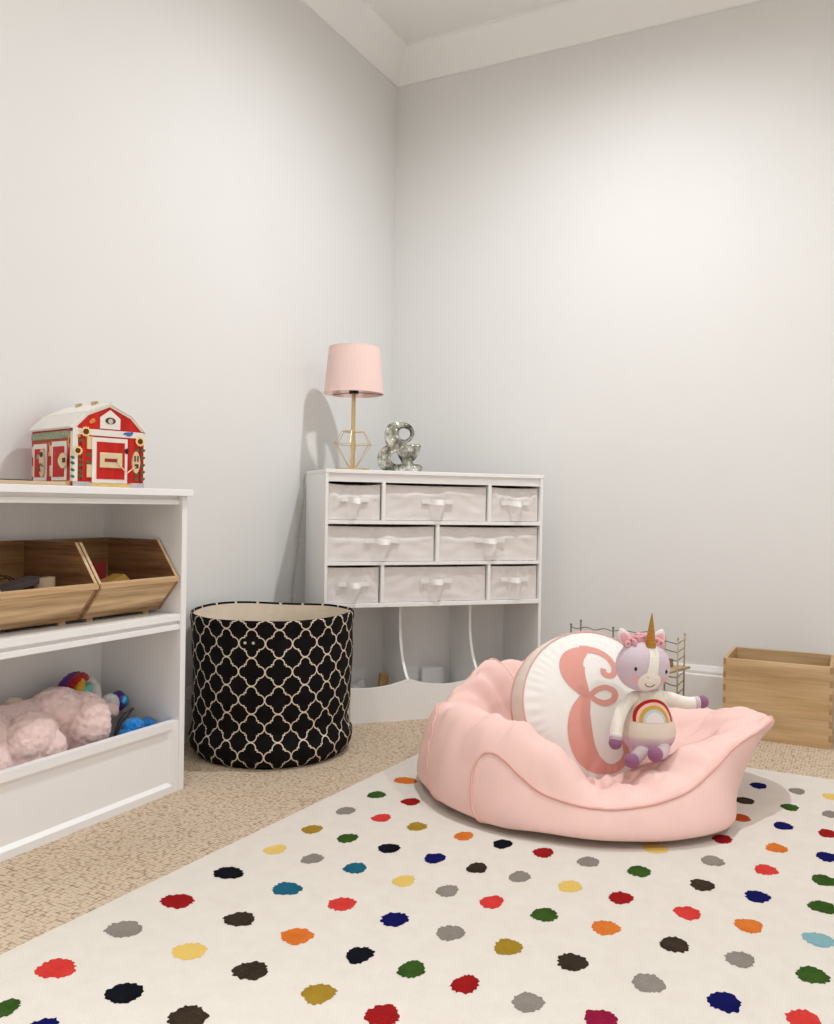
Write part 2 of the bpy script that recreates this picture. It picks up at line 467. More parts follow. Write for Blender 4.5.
# ------------------------------------------------------------------ wooden storage bins on the shelf
def shelf_bin(y_right, label):
    W = .272
    t = empty('wooden_storage_bin', (0.036, y_right, .4828), 0, label, 'storage bin', 'slanted wooden storage bins on the middle shelf')
    # side profile (x,z): flat top at the back, cut-away slope, lip, slanted front
    BK, FT, LP, TP = .000, .198, .268, .192
    zb, zl, zt = .0095, .093, .199
    th = .009
    prof = [(BK, zb), (FT, zb), (LP, zl), (TP, zt), (BK, zt)]
    for y0 in (-W, -th):
        bm = BM(); prism(bm, prof, lambda u, v, d: (u, d, v), y0, y0+th); obj('side_panel', bm, M['bin_x'], t)
        bm = BM()
        # pale cut edge of the side
        a = Vector((LP, zl)); b = Vector((TP, zt)); n = Vector((.802, .597))
        e = [(a.x, a.y), (b.x, b.y), (b.x+n.x*.0012, b.y+n.y*.0012), (a.x+n.x*.0012, a.y+n.y*.0012)]
        prism(bm, e, lambda u, v, d: (u, d, v), y0+.0003, y0+th-.0003); obj('side_edge', bm, M['bin_edge'], t)
    bm = BM()
    dx, dz = LP-FT, zl-zb; L = sqrt(dx*dx+dz*dz); nx, nz = -dz/L, dx/L
    prism(bm, [(FT, zb), (LP, zl), (LP+nx*th, zl+nz*th), (FT+nx*th, zb+nz*th)], lambda u, v, d: (u, d, v), -W+th+.0002, -th-.0002)
    obj('front_panel', bm, M['bin_y'], t)
    bm = BM(); prism(bm, [(LP+.0012, zl-.004), (LP+.0012, zl+.006), (LP-.009, zl+.0105), (LP-.004, zl-.004)], lambda u, v, d: (u, d, v), -W+th*.2, -th*.2); obj('front_lip', bm, M['bin_edge'], t)
    bm = BM(); box(bm, (BK+.0002, -W+th+.0002, zb+.0002), (BK+.009, -th-.0002, zt)); obj('back_panel', bm, M['bin_back'], t)
    bm = BM(); box(bm, (BK+.0092, -W+th+.0002, zb), (FT-.004, -th-.0002, zb+.008)); obj('bottom', bm, M['bin_back'], t)
    for y in (-W+.03, -.05):
        bm = BM(); box(bm, (.012, y, 0), (FT-.010, y+.02, zb-.0002)); obj('foot', bm, M['bin_edge'], t)
    return t
shelf_bin(-1.7030, 'slanted wooden storage bin at the right end of the middle shelf beside side panel')
shelf_bin(-1.9785, 'slanted wooden storage bin holding grey and tan toy pieces, cut by photo edge')
# things in the bins
bm = BM(); box(bm, (-.011, -.022, 0), (.011, .022, .118), .003); tag(obj('toy_block', bm, plain('dark red toy', rgb(150, 36, 34)), loc=(.10, -1.800, .5015)), 'dark red toy block standing in the right wooden storage bin', 'toy')
bm = BM(); prism(bm, [(-.045, 0), (.045, 0), (.042, .070), (.015, .092), (-.015, .082), (-.043, .074)], lambda u, v, d: (d, u, v), -.02, .02)
tag(obj('toy_brick', bm, plain('yellow toy', rgb(206, 160, 76)), loc=(.20, -1.832, .5015)), 'yellow toy piece just inside lip of the right wooden bin', 'toy')
def bin_toys():
    t = empty('toy_track_piece', (.185, -2.105, .5015), 8, 'grey and tan curved toy piece lying in the left wooden bin', 'toy')
    bm = BM()
    pts = [(-.010, -.085, .076), (0, -.05, .086), (.0, .0, .092), (.006, .04, .101), (.004, .060, .098)]
    cp = crom(pts, 6); prev = None
    for p in cp:
        ring = [bm.verts.new((p.x+dx, p.y, p.z+dz)) for dx, dz in ((-.024, 0), (.024, 0), (.024, -.012), (-.024, -.012))]
        if prev:
            for q in range(4): bm.faces.new((prev[q], prev[(q+1) % 4], ring[(q+1) % 4], ring[q]))
        else: bm.faces.new(ring[::-1])
        prev = ring
    bm.faces.new(prev); bmesh.ops.recalc_face_normals(bm, faces=bm.faces)
    obj('deck', bm, M['dark'], t)
    bm = BM(); cyl(bm, (.022, .052, .002), (.022, .052, .099), .024, 20); obj('tan_wheel', bm, M['tan'], t, True, 40)
    bm = BM(); box(bm, (-.02, -.085, 0), (.02, -.03, .062), .004); obj('pale_block', bm, M['tan'], t)
bin_toys()
def wire_loops():
    bm = BM()
    a0 = 0; pts = []
    for i in range(84):
        a = 2*pi*i/28
        pts.append((.0002*i+.010*cos(a), .045*cos(a)+.0003*i, .050+.046*sin(a)+.006*sin(a*.37)))
    tube(bm, pts, .0012, 6)
    bmesh.ops.translate(bm, verts=bm.verts, vec=(0, 0, -min(v.co.z for v in bm.verts)))
    tag(obj('wire_coil', bm, M['black'], smooth=True, loc=(.090, -2.10, .5015)), 'loose dark wire coil leaning at the back of left wooden bin', 'wire')
wire_loops()

# ------------------------------------------------------------------ toy barn
def barn():
    SX, SZ = .188/.17, 1.045
    t = empty('toy_barn', (.250, -2.016, .8202), 75, 'red wooden toy barn with white gambrel roof on top of the white bookcase', 'toy barn')
    W, L = .17, .225
    ze, zk, zr = .138, .171, .197
    c = W/2; hk = .053
    gable = [(0, .0005), (W, .0005), (W, ze), (c+hk, zk), (c, zr), (c-hk, zk), (0, ze)]
    bm = BM(); prism(bm, gable, lambda u, v, d: (u, d, v), 0, .006); obj('front_wall', bm, M['redface'], t)
    bm = BM(); prism(bm, gable, lambda u, v, d: (u, d, v), L-.006, L); obj('rear_wall', bm, M['red'], t)
    for x in (0, W-.006):
        bm = BM(); box(bm, (x, .0062, .0005), (x+.006, L-.0062, ze)); obj('side_wall', bm, M['red'], t)
    bm = BM(); box(bm, (.0062, .0062, .0005), (W-.0062, L-.0062, .006)); obj('floor_board', bm, M['straw'], t)
    # roof: four boards following the gambrel, overhanging front and rear
    th = .006; ov = .004
    e = [(-.003, ze-.004), (c-hk, zk), (c, zr), (c+hk, zk), (W+.003, ze-.004)]
    for i in range(4):
        a = Vector(e[i]); b = Vector(e[i+1]); n = Vector((-(b-a).y, (b-a).x)).normalized()
        bm = BM(); prism(bm, [tuple(a+n*.0003), tuple(b+n*.0003), tuple(b+n*th), tuple(a+n*th)], lambda u, v, d: (u, d, v), -ov, L+ov)
        o = obj('roof_board', bm, M['barnwhite'], t)
    for y in (.07, .155):
        bm = BM(); box(bm, (c-.010, y-.008, zr+.001), (c+.010, y+.008, zr+.0085), .002); cyl(bm, (c-.004, y-.014, zr+.0095), (c-.004, y+.014, zr+.0095), .0028, 10)
        obj('roof_hinge', bm, M['brass'], t)
    F = lambda d: (lambda u, v: (u, -d, v))
    def slab(name, pts, d0, d1, m): bm = BM(); prism(bm, pts, lambda u, v, d: (u, d, v), -d1, -d0); return obj(name, bm, m, t)
    def R(u0, v0, u1, v1): return [(u0, v0), (u1, v0), (u1, v1), (u0, v1)]
    slab('corner_board', R(-.0005, .012, .011, ze), .0001, .0014, M['barnwhite'])
    slab('cross_board', R(.0112, .121, W, .1355), .0001, .002, M['barnwhite'])
    rk = [(0, ze), (c-hk, zk), (c, zr), (c+hk, zk), (W, ze), (W-.007, ze), (c+hk-.002, zk-.004), (c, zr-.006), (c-hk+.002, zk-.004), (.007, ze)]
    slab('gable_trim', rk, .0001, .0014, M['barnwhite'])
    # door
    fr = [(.044, .010), (.128, .010), (.128, .117), (.044, .117)]
    d = empty('x', (0, 0, 0)); D.objects.remove(d)
    door = slab('front_door', fr, .0001, .003, M['barnwhite'])
    bm = BM(); box(bm, (.054, -.0042, .019), (.121, -.0031, .107)); obj('door_panel', bm, M['redface'], door)
    bm = BM(); box(bm, (.060, -.0075, .046), (.114, -.0043, .082), .0015); obj('latch_plate', bm, M['steel'], door)
    bm = BM(); box(bm, (.071, -.0088, .060), (.102, -.0076, .068)); obj('latch_slot', bm, plain('latch red', rgb(150, 20, 30)), door)
    bm = BM(); box(bm, (.100, -.0105, .056), (.108, -.0076, .072), .001); obj('latch_bolt', bm, M['steel'], door)
    bm = BM(); tube(bm, [(.106, -.010, .054), (.116, -.012, .042), (.124, -.012, .035), (.136, -.012, .046), (.146, -.010, .052)], .0014, 6); obj('latch_cord', bm, M['steel'], t, True)
    bm = BM(); disc(bm, .126, .088, .005, .007, F(.0036)); obj('door_notch', bm, M['black'], t)
    bm = BM()
    sh = [(.149+.010*cos(a), .062+.024*sin(a)*(1-.12*cos(2*a))) for a in [2*pi*i/24 for i in range(24)]]
    prism(bm, sh, lambda u, v, dd: (u, dd, v), -.006, -.0002); obj('wall_latch', bm, M['steel'], t)
    bm = BM(); box(bm, (.144, -.0075, .064), (.147, -.0061, .078)); box(bm, (.151, -.0075, .064), (.154, -.0061, .078)); box(bm, (.145, -.0075, .048), (.154, -.0061, .058)); obj('latch_detail', bm, M['seed'], t)
    for z in (.022, .088):
        bm = BM(); box(bm, (.031, -.0042, z), (.0405, -.0002, z+.030), .001); cyl(bm, (.0422, -.003, z), (.0422, -.003, z+.030), .0018, 8); obj('door_hinge', bm, M['steel'], t)
    slab('attic_window', [(.062, .1385), (.110, .1385), (.110, .165), (.086, .184), (.062, .165)], .0001, .0022, M['barnwhite'])
    bm = BM(); disc(bm, .086, .158, .0125, .008, F(.0028)); obj('attic_opening', bm, M['seed'], t)
    bm = BM(); disc(bm, .086, .157, .006, .006, F(.0034)); obj('painted_bird', bm, plain('painted bird', rgb(206, 200, 184), .6, 0, .25, 600), t)
    for u, v, r in ((.028, .1285, .0128), (.010, .083, .0118), (.159, .114, .0128)):
        bm = BM(); disc(bm, u, v, r, r, F(.0042), 60, 2, shape=lambda a: .88+.12*cos(12*a)); f = obj('sunflower', bm, M['petal'], t)
        bm = BM(); disc(bm, u, v, r*.52, r*.52, F(.0050)); obj('flower_centre', bm, M['seed'], f)
    for u, v, s in [(.017, .108, 1), (.017, .063, -1), (.017, .050, 1), (.017, .036, -1), (.017, .025, 1), (.035, .075, 1), (.035, .057, -1), (.151, .034, 1), (.151, .021, -1), (.153, .092, 1), (.168, .092, 1), (.168, .074, 1), (.168, .056, 1), (.168, .039, 1), (.168, .022, 1), (-.001, .067, -1), (-.001, .054, -1), (-.001, .038, -1), (-.001, .023, -1)]:
        bm = BM(); disc(bm, u, v, .0052, .0036, F(.0026), 12, 2, rot=s*.35); obj('leaf', bm, M['green'], t)
    bm = BM(); tube(bm, [(.020, -.0012, .015), (.0205, -.0012, .06), (.019, -.0012, .115)], .0010, 6); obj('vine_stem', bm, M['seed'], t); bm = BM(); tube(bm, [(.161, -.0012, .012), (.160, -.0012, .06), (.161, -.0012, .100)], .0010, 6); obj('vine_stem', bm, M['seed'], t)
    bm = BM(); disc(bm, .131, .1295, .0085, .0052, F(.0028)); disc(bm, .1385, .133, .0035, .0035, F(.0028)); disc(bm, .122, .1305, .005, .0025, F(.0028), rot=.5); obj('painted_bluebird', bm, M['blue'], t)
    bm = BM(); disc(bm, .042, .153, .0055, .0042, F(.0016), rot=.7); disc(bm, .046, .156, .0045, .0052, F(.0016), rot=.3); obj('painted_butterfly', bm, M['orange'], t); bm = BM(); disc(bm, .0125, .117, .004, .003, F(.0026)); obj('painted_butterfly', bm, M['orange'], t)
    # base course
    bm = BM(); box(bm, (.0005, -.0035, .0005), (.040, -.0001, .0115)); obj('stone_base', bm, M['grey'], t); bm = BM(); box(bm, (.136, -.0035, .0005), (W, -.0001, .0115)); obj('stone_base', bm, M['grey'], t)
    bm = BM(); box(bm, (.0402, -.0035, .0005), (.1358, -.0001, .0095)); obj('straw_base', bm, M['straw'], t)
    # long side facing the room's left: plane x=0, looking along +x
    def side(name, pts, d0, d1, m, par=None):
        bm = BM(); prism(bm, pts, lambda u, v, dd: (dd, u, v), -d1, -d0); return obj(name, bm, m, par or t)
    side('side_corner_board', R(.0005, .012, .010, .128), .0001, .0012, M['barnwhite'])
    side('vine_frieze', R(.0102, .113, L, .130), .0001, .0022, M['vine'])
    side('side_band', R(.0102, .100, L, .113), .0001, .0008, M['rust'])
    for v0, v1, zt in ((.028, .106, .106), (.136, .210, .103)):
        dr = side('side_door', R(v0, .014, v1, zt), .0002, .0028, M['barnwhite'])
        side('door_panel', R(v0+.009, .022, v1-.009, zt-.012), .0029, .0038, M['redface'], dr)
        for z in (.024, .072):
            side('door_hinge', R(v1+.001, z, v1+.010, z+.026), .0002, .003, M['steel'])
    bm = BM()
    sh = [(.038+.020*cos(a)*(1+.12*cos(3*a)), .060+.018*sin(a)) for a in [2*pi*i/30 for i in range(30)]]
    prism(bm, sh, lambda u, v, dd: (dd, u, v), -.0075, -.0039); obj('side_latch', bm, M['steel'], t)
    bm = BM(); box(bm, (-.0092, .020, .055), (-.0076, .034, .066)); obj('latch_detail', bm, M['seed'], t)
    bm = BM()
    sh = [(.152+.016*cos(a)*(1-.2*cos(2*a)), .056+.031*sin(a)*(1+.1*cos(4*a))) for a in [2*pi*i/30 for i in range(30)]]
    prism(bm, sh, lambda u, v, dd: (dd, u, v), -.0075, -.0039); obj('side_latch', bm, M['steel'], t)
    bm = BM(); disc(bm, .152, .077, .009, .007, lambda u, v: (-.0081, u, v)); obj('painted_animal', bm, M['seed'], t)
    bm = BM(); tube(bm, [(-.009, .140, .048), (-.011, .150, .055), (-.009, .162, .045), (-.009, .155, .036)], .0015, 6); obj('latch_hook', bm, M['dark'], t)
    bm = BM(); disc(bm, .180, .072, .008, .006, lambda u, v: (-.0042, u, v)); obj('painted_mouse', bm, plain('painted grey', rgb(150, 160, 176)), t)
    for (u, v) in ((.120, .100), (.118, .090), (.122, .078), (.0145, .115), (.018, .105), (.014, .095)):
        bm = BM(); disc(bm, u, v, .006, .0045, lambda a, b: (-.0024, a, b), 10, 2, rot=u*90); obj('painted_flower', bm, M['orange'], t)
    side('side_base', R(.0102, .0005, L, .0125), .0001, .003, M['straw'])
    for o in t.children_recursive:
        for v in o.data.vertices: v.co.x *= SX; v.co.z *= SZ
barn()
t = empty('wooden_board', (.262, -2.09, .8202), 0, 'thin pale wooden board lying flat left of the toy barn', 'board')
bm = BM(); box(bm, (-.20, -.34, 0), (.055, .0, .008), .001); obj('board', bm, M['tan'], t)
bm = BM(); box(bm, (-.19, -.33, .0081), (.045, -.085, .0105), .0005); obj('dark_inlay', bm, M['black'], t)

# ------------------------------------------------------------------ plush toys on the lower shelf
def blobs(name, items, mat, parent, vox=.006, disp=.006, dsize=.022, smooth=6, sub=3):
    bm = BM()
    for it in items:
        c, r = it[0], it[1]; rot = None
        if len(it) > 2: rot = Matrix.Rotation(radians(it[2][2]), 4, 'Z') @ Matrix.Rotation(radians(it[2][1]), 4, 'Y') @ Matrix.Rotation(radians(it[2][0]), 4, 'X')
        ball(bm, Vector(c), r, sub, rot)
    o = obj(name, bm, mat, parent, True)
    m = o.modifiers.new('merge', 'REMESH'); m.mode = 'VOXEL'; m.voxel_size = vox; m.use_smooth_shade = True
    if smooth:
        m = o.modifiers.new('soft', 'SMOOTH'); m.iterations = smooth; m.factor = .5
    if disp:
        tx = D.textures.new(name+' tufts', 'CLOUDS'); tx.noise_scale = dsize; tx.noise_depth = 3
        m = o.modifiers.new('tufts', 'DISPLACE'); m.texture = tx; m.strength = disp; m.texture_coords = 'LOCAL'; m.mid_level = .5
    return o

def pink_plush():
    t = empty('plush_toy', (.172, -2.02, .0685), 0, 'large fluffy pale pink plush lying on lower shelf of the white bookcase', 'plush toy')
    blobs('body', [((.020, .098, .148), (.070, .066, .082)), ((.015, .095, .085), (.060, .060, .080)), ((-.020, .04, .185), (.060, .085, .060), (8, 0, 0)),
                   ((-.045, -.05, .170), (.060, .11, .055)), ((-.03, -.02, .10), (.072, .13, .092)), ((-.02, -.15, .12), (.08, .11, .10)), ((-.02, -.15, .08), (.08, .10, .078))], M['pinkfur'], t, .005, .016, .013, 3)
    blobs('leg', [((.035, -.072, .150), (.052, .078, .066), (8, 0, 10)), ((.045, -.035, .115), (.045, .052, .055)), ((.04, -.09, .10), (.045, .06, .06))], M['pinkfur'], t, .005, .014, .012, 3)
    blobs('leg', [((.040, -.180, .105), (.045, .050, .060)), ((.040, -.170, .07), (.04, .05, .06))], M['pinkfur'], t, .005, .012, .012, 3)
    blobs('arm', [((-.018, .190, .158), (.022, .052, .022), (-10, 0, 0)), ((-.018, .225, .152), (.021, .022, .020))], M['pinkfur'], t, .004, .006, .016, 3)
    blobs('mane', [((-.075+.010*(i % 2), -.22+.026*i, .205+.010*sin(i*2)), (.020, .022, .020)) for i in range(8)], M['creamfur'], t, .005, .008, .016, 2)
    blobs('hoof_patch', [((.078, -.172, .085), (.014, .030, .034))], M['creamfur'], t, .004, .004, .02)
pink_plush()

def unicorn_plush():
    t = empty('plush_unicorn', (.080, -1.848, .0582), 0, 'white plush unicorn with rainbow mane and sparkling purple hoof behind pink plush', 'plush toy')
    blobs('body', [((-.02, -.02, .085), (.050, .070, .080)), ((-.01, .03, .10), (.045, .055, .075))], M['whitefur'], t, .005, .006)
    blobs('head', [((.0, .045, .205), (.034, .028, .050), (14, 0, 0)), ((-.010, .0, .205), (.034, .050, .046)), ((.0, .035, .17), (.03, .028, .04))], M['whitefur'], t, .005, .006, .014)
    bm = BM(); tube(bm, crom([(.016, -.060, .195), (.016, -.052, .225), (.010, -.042, .240)], 6), [.017-.015*i/12 for i in range(13)], 10); obj('ear', bm, M['whitefur'], t, True)
    def strand(pts, r, m, nm):
        bm = BM(); cp = crom(pts, 8); n = len(cp)
        tube(bm, cp, [r*(.45+.9*sin(pi*min(.92, (i+1)/(n+1))))*(1+.10*sin(i*2.3)) for i in range(n)], 10); obj(nm, bm, M[m], t, True)
    strand([(.014, -.052, .225), (.020, -.030, .247), (.020, .000, .256), (.016, .022, .248)], .0105, 'rbred', 'mane_lock')
    strand([(.024, -.046, .215), (.032, -.028, .222), (.030, -.012, .240), (.026, -.006, .256)], .0100, 'rbyel', 'mane_lock')
    strand([(.030, -.040, .200), (.036, -.018, .212), (.034, .006, .226), (.030, .024, .228)], .0120, 'rbgrn', 'mane_lock')
    strand([(.028, -.030, .188), (.036, -.004, .190), (.034, .018, .196), (.028, .030, .180)], .0120, 'rbpur', 'mane_lock')
    strand([(.000, -.075, .195), (.008, -.060, .228), (.010, -.030, .256), (.010, .002, .264)], .0100, 'rbpur', 'mane_lock')
    lg = blobs('leg', [((.014, .055, .150), (.028, .045, .034), (-12, 0, 0)), ((.028, .092, .168), (.026, .030, .028)), ((.0, .02, .145), (.035, .05, .035))], M['whitefur'], t, .005, .005)
    bm = BM(); ball(bm, Vector((.034, .116, .171)), (.025, .0175, .029), 3); obj('hoof', bm, M['purple'], lg, True)
    bm = BM(); ball(bm, Vector((.046, .1195, .172)), (.016, .0150, .020), 3); obj('hoof_sequins', bm, M['sequin'], lg, True)
    bm = BM(); ball(bm, Vector((-.006, .048, .176)), (.018, .035, .014), 3); obj('purple_cuff', bm, M['purple'], t, True)
unicorn_plush()
t = empty('plush_toy', (.215, -1.762, .0582), 0, 'bright blue shaggy plush at the right end of the lower shelf', 'plush toy')
blobs('body', [((0, -.025, .070), (.034, .052, .066)), ((-.004, .022, .085), (.030, .034, .052)), ((-.004, -.055, .060), (.028, .030, .056))], M['bluefur'], t, .004, .014, .014, 2)
blobs('arm', [((.0, .032, .116), (.022, .022, .022))], M['bluefur'], t, .004, .012, .012, 2)
blobs('arm', [((.0, -.022, .128), (.024, .030, .020))], M['bluefur'], t, .004, .012, .012, 2)
t.location.x = .222
bm = BM(); tube(bm, [(0, -.010, .0), (0, .018, .070), (0, .040, .118), (.0, .062, .134), (.0, .088, .146)], [.004, .005, .006, .008, .003], 8)
bmesh.ops.translate(bm, verts=bm.verts, vec=(0, 0, .004))
tag(obj('toy_stick', bm, M['dark'], smooth=True, loc=(.146, -1.796, .0582)), 'dark slim toy stick leaning behind the bright blue plush', 'toy')

# ------------------------------------------------------------------ white drawer cabinet in the corner
CB = empty('cubby_cabinet', (.26, -.931, 0), 47.2, 'white storage cabinet with eight fabric bins standing diagonally across the corner', 'cabinet')
CW, CD, CH = .860, .315, .911
def cabinet():
    t = CB; T = .011
    bm = BM(); box(bm, (-.001, -.002, .8975), (CW+.003, CD, CH), .0012); obj('top', bm, M['white2'], t)
    for x in (0, CW-T):
        bm = BM(); box(bm, (x, 0, 0), (x+T, CD, .8973), .001); obj('side_panel', bm, M['white2'], t)
    bm = BM(); box(bm, (T+.0002, CD-.006, .02), (CW-T-.0002, CD, .8973)); obj('back_panel', bm, M['white2'], t)
    bm = BM(); box(bm, (T+.0002, .010, .8715), (CW-T-.0002, .022, .8973)); obj('top_rail', bm, M['white2'], t)
    bm = BM(); box(bm, (T+.0002, .001, .8675), (CW-T-.0002, CD-.0062, .8713)); obj('shelf', bm, M['white2'], t)
    for z0, z1 in ((.7165, .7300), (.5685, .5800), (.4165, .4310)):
        bm = BM(); box(bm, (T+.0002, .001, z0), (CW-T-.0002, CD-.0062, z1), .0008); obj('shelf', bm, M['white2'], t)
    for x, z0, z1 in ((.2105, .7302, .8673), (.630, .7302, .8673), (.4215, .5802, .7163), (.2100, .4312, .5683), (.632, .4312, .5683)):
        bm = BM(); box(bm, (x, .001, z0), (x+.0125, CD-.0062, z1), .0008); obj('divider', bm, M['white2'], t)
    # cubby dividers with a scooped front edge
    for x in (.324, .610):
        edge = [(.112, .4163), (.112, .36), (.108, .30), (.094, .25), (.068, .20), (.030, .158), (.0125, .148)]
        edge = [(p.x, p.y) for p in crom([(a, b, 0) for a, b in edge], 5)]
        pts = [(CD-.0062, .4163)]+edge+[(.0125, .03), (CD-.0062, .03)]
        bm = BM(); prism(bm, pts, lambda u, v, d: (d, u, v), x-.005, x+.005); obj('cubby_divider', bm, M['white2'], t)
    bm = BM(); box(bm, (T+.0002, .0125, .018), (CW-T-.0002, CD-.0062, .0298)); obj('cubby_floor', bm, M['white2'], t)
    # scalloped front board
    pk = [(T+.0003, .150), (.07, .131), (.165, .124), (.25, .131), (.324, .150), (.395, .131), (.467, .124), (.54, .131), (.610, .150), (.67, .131), (.73, .124), (.79, .131), (CW-T-.0003, .150)]
    top = []
    for k in range(3):
        seg = pk[k*4:k*4+5]
        top += [(p.x, p.y) for p in crom([(a, b, 0) for a, b in seg], 6)][:-1]
    top.append(pk[-1])
    bm = BM(); prism(bm, [(T+.0003, .0), (CW-T-.0003, .0)]+top[::-1], lambda u, v, d: (u, d, v), .0, .012); obj('scalloped_front', bm, M['white2'], t)
cabinet()
def w_of(lx, ly, lz):
    a = radians(47.2); return (.26+cos(a)*lx-sin(a)*ly, -.931+sin(a)*lx+cos(a)*ly, lz)

def fabric_bin(name, x0, x1, z0, z1, label, sag, sh, hw, seed, hy):
    """soft fabric bin with a slumped front and a webbing handle"""
    rnd = random.Random(seed)
    t = empty(name, w_of((x0+x1)/2, .012, z0), 47.2, label, 'fabric bin', 'grey fabric bins in the white cabinet')
    w = (x1-x0)/2-.004; h = z1-z0-.0085; dp = .285
    bm = BM(); nx, nz = 40, 16
    ph = [rnd.uniform(0, 6.28) for _ in range(6)]
    def front(u, v):      # u -1..1, v 0..1
        x = u*w; z = .0012+v*h
        edge = min(1, (1-abs(u))*5)*min(1, v*6)
        y = .0035*edge*(-1)+.006*sin(pi*v)*edge*.4
        y += edge*.0013*(sin(7*u+ph[0]+3*v)+sin(13*u-5*v+ph[1])*.6+sin(4*u*v*6+ph[2])*.8)
        # slumped hem: upper part leans back, below it the cloth bulges
        line = sh+.05*sin(3*u+ph[3])+.03*sin(9*u+ph[4])-sag*.25*(1-u*u)
        s = 1/(1+math.exp(-(v-line)*26))
        y += edge*(.009*s-.003*math.exp(-((v-line+.05)*12)**2))
        if v > .9: z -= sag*.006*(1-u*u)*(v-.9)*10
        return (x, y+.004, z)
    rows = [[bm.verts.new(front(-1+2*i/nx, j/nz)) for i in range(nx+1)] for j in range(nz+1)]
    for a, b in zip(rows, rows[1:]):
        for i in range(nx): bm.faces.new((a[i], a[i+1], b[i+1], b[i]))
    # sides, back, floor, inner front
    top = rows[-1]
    bl = [bm.verts.new(p) for p in ((-w, dp, .0012), (w, dp, .0012), (w, dp, h), (-w, dp, h))]
    lft = [r[0] for r in rows]; rgt = [r[-1] for r in rows]
    bm.faces.new(lft+[bl[3], bl[0]]); bm.faces.new((rgt+[bl[2], bl[1]])[::-1])
    bm.faces.new(bl); bm.faces.new([bl[0], bl[1]]+rows[0][::-1])
    inn = [bm.verts.new((v.co.x*.985, v.co.y+.004, v.co.z-.001)) for v in top]
    inb = [bm.verts.new((v.co.x*.985, v.co.y+.004, .02)) for v in top]
    for i in range(nx):
        bm.faces.new((top[i], top[i+1], inn[i+1], inn[i])); bm.faces.new((inn[i], inn[i+1], inb[i+1], inb[i]))
    bmesh.ops.recalc_face_normals(bm, faces=bm.faces)
    body = obj('bag', bm, M['binfab'], t, True, 60)
    # handle: stitched band and a drooping loop
    bm = BM(); zc = h*hy; n = 24; bw = .0165
    def band(z, y, x): return [(x, y, z+bw/2), (x, y, z-bw/2), (x, y+.0016, z-bw/2), (x, y+.0016, z+bw/2)]
    prev = None
    for i in range(n+1):
        u = -1+2*i/n; x = u*hw
        k = max(0, 1-(u/.48)**2) if abs(u) < .48 else 0
        y = -.0065-.024*k; z = zc-.004*k*sag+.003*(1-k)*0
        ring = [bm.verts.new(p) for p in band(z, y, x)]
        # the loop leans out and down
        if k > 0:
            for q, vtx in enumerate(ring):
                if q in (1, 2): vtx.co.y -= .010*k; vtx.co.z -= .004*k
        if prev:
            for q in range(4): bm.faces.new((prev[q], prev[(q+1) % 4], ring[(q+1) % 4], ring[q]))
        else: bm.faces.new(ring[::-1])
        prev = ring
    bm.faces.new(prev)
    bmesh.ops.recalc_face_normals(bm, faces=bm.faces)
    o = obj('handle', bm, M['strap'], t, True, 50); o['label'] = 'white webbing handle'
    return t
T_ = .0112
fabric_bin('fabric_bin', T_, .2103, .7302, .8672, 'small grey fabric bin at the left end of top cabinet row', .8, .82, .052, 1, .58)
fabric_bin('fabric_bin', .2232, .6298, .7302, .8672, 'wide grey fabric bin in the middle of top cabinet row', .3, .88, .062, 2, .56)
fabric_bin('fabric_bin', .6427, CW-T_, .7302, .8672, 'small grey fabric bin at the right end of top cabinet row', .5, .86, .060, 3, .56)
fabric_bin('fabric_bin', T_, .4213, .5802, .7162, 'grey fabric bin on the left of the two in middle cabinet row', .5, .74, .066, 4, .60)
fabric_bin('fabric_bin', .4342, CW-T_, .5802, .7162, 'grey fabric bin on the right of the two in middle cabinet row', .4, .78, .062, 5, .62)
fabric_bin('fabric_bin', T_, .2098, .4312, .5682, 'small grey fabric bin at the left end of bottom bin row', .2, 1.3, .058, 6, .54)
fabric_bin('fabric_bin', .2227, .6318, .4312, .5682, 'wide grey fabric bin in the middle of bottom bin row', .2, 1.3, .062, 7, .60)
fabric_bin('fabric_bin', .6447, CW-T_, .4312, .5682, 'small grey fabric bin at the right end of bottom bin row', .2, 1.3, .060, 8, .62)
# cubby contents
bm = BM(); box(bm, (-.048, -.006, 0), (.048, .006, .10), .001)
o = tag(obj('picture_book', bm, M['white']), 'small white book with green foot standing in the middle cubby', 'book'); o.location = w_of(.525, .285, .0325); o.rotation_euler = (0, 0, radians(47.2))
bm = BM(); box(bm, (-.048, -.0065, .0), (.048, -.0061, .016)); b2 = obj('green_foot', bm, plain('book green', rgb(110, 122, 92)), o)
bm = BM(); res = bmesh.ops.create_grid(bm, x_segments=24, y_segments=16, size=1)
for v in bm.verts:
    x, y = v.co.x*.085, v.co.y*.09
    v.co = (x, y, .052+.016*sin(x*60)*cos(y*40)+.010*sin(y*90))
ex = bmesh.ops.extrude_face_region(bm, geom=bm.faces[:])
for v in [g for g in ex['geom'] if isinstance(g, bmesh.types.BMVert)]: v.co.z = .0
bmesh.ops.recalc_face_normals(bm, faces=bm.faces)
o = tag(obj('folded_blanket', bm, M['cloth'], smooth=True), 'crumpled pale striped cloth lying in the left cubby of the white cabinet', 'blanket'); o.location = w_of(.14, .17, .0302); o.rotation_euler = (0, 0, radians(47.2))
bm = BM(); box(bm, (-.018, -.014, 0), (.018, .014, .110), .006); o = tag(obj('toy_figure', bm, plain('tan toy', rgb(176, 136, 84), .6, 0, .2)), 'tan toy piece beside the cloth in the left cubby', 'toy'); o.location = w_of(.270, .17, .0302); o.rotation_euler = (0, radians(6), radians(47))
o.location.z = .0325
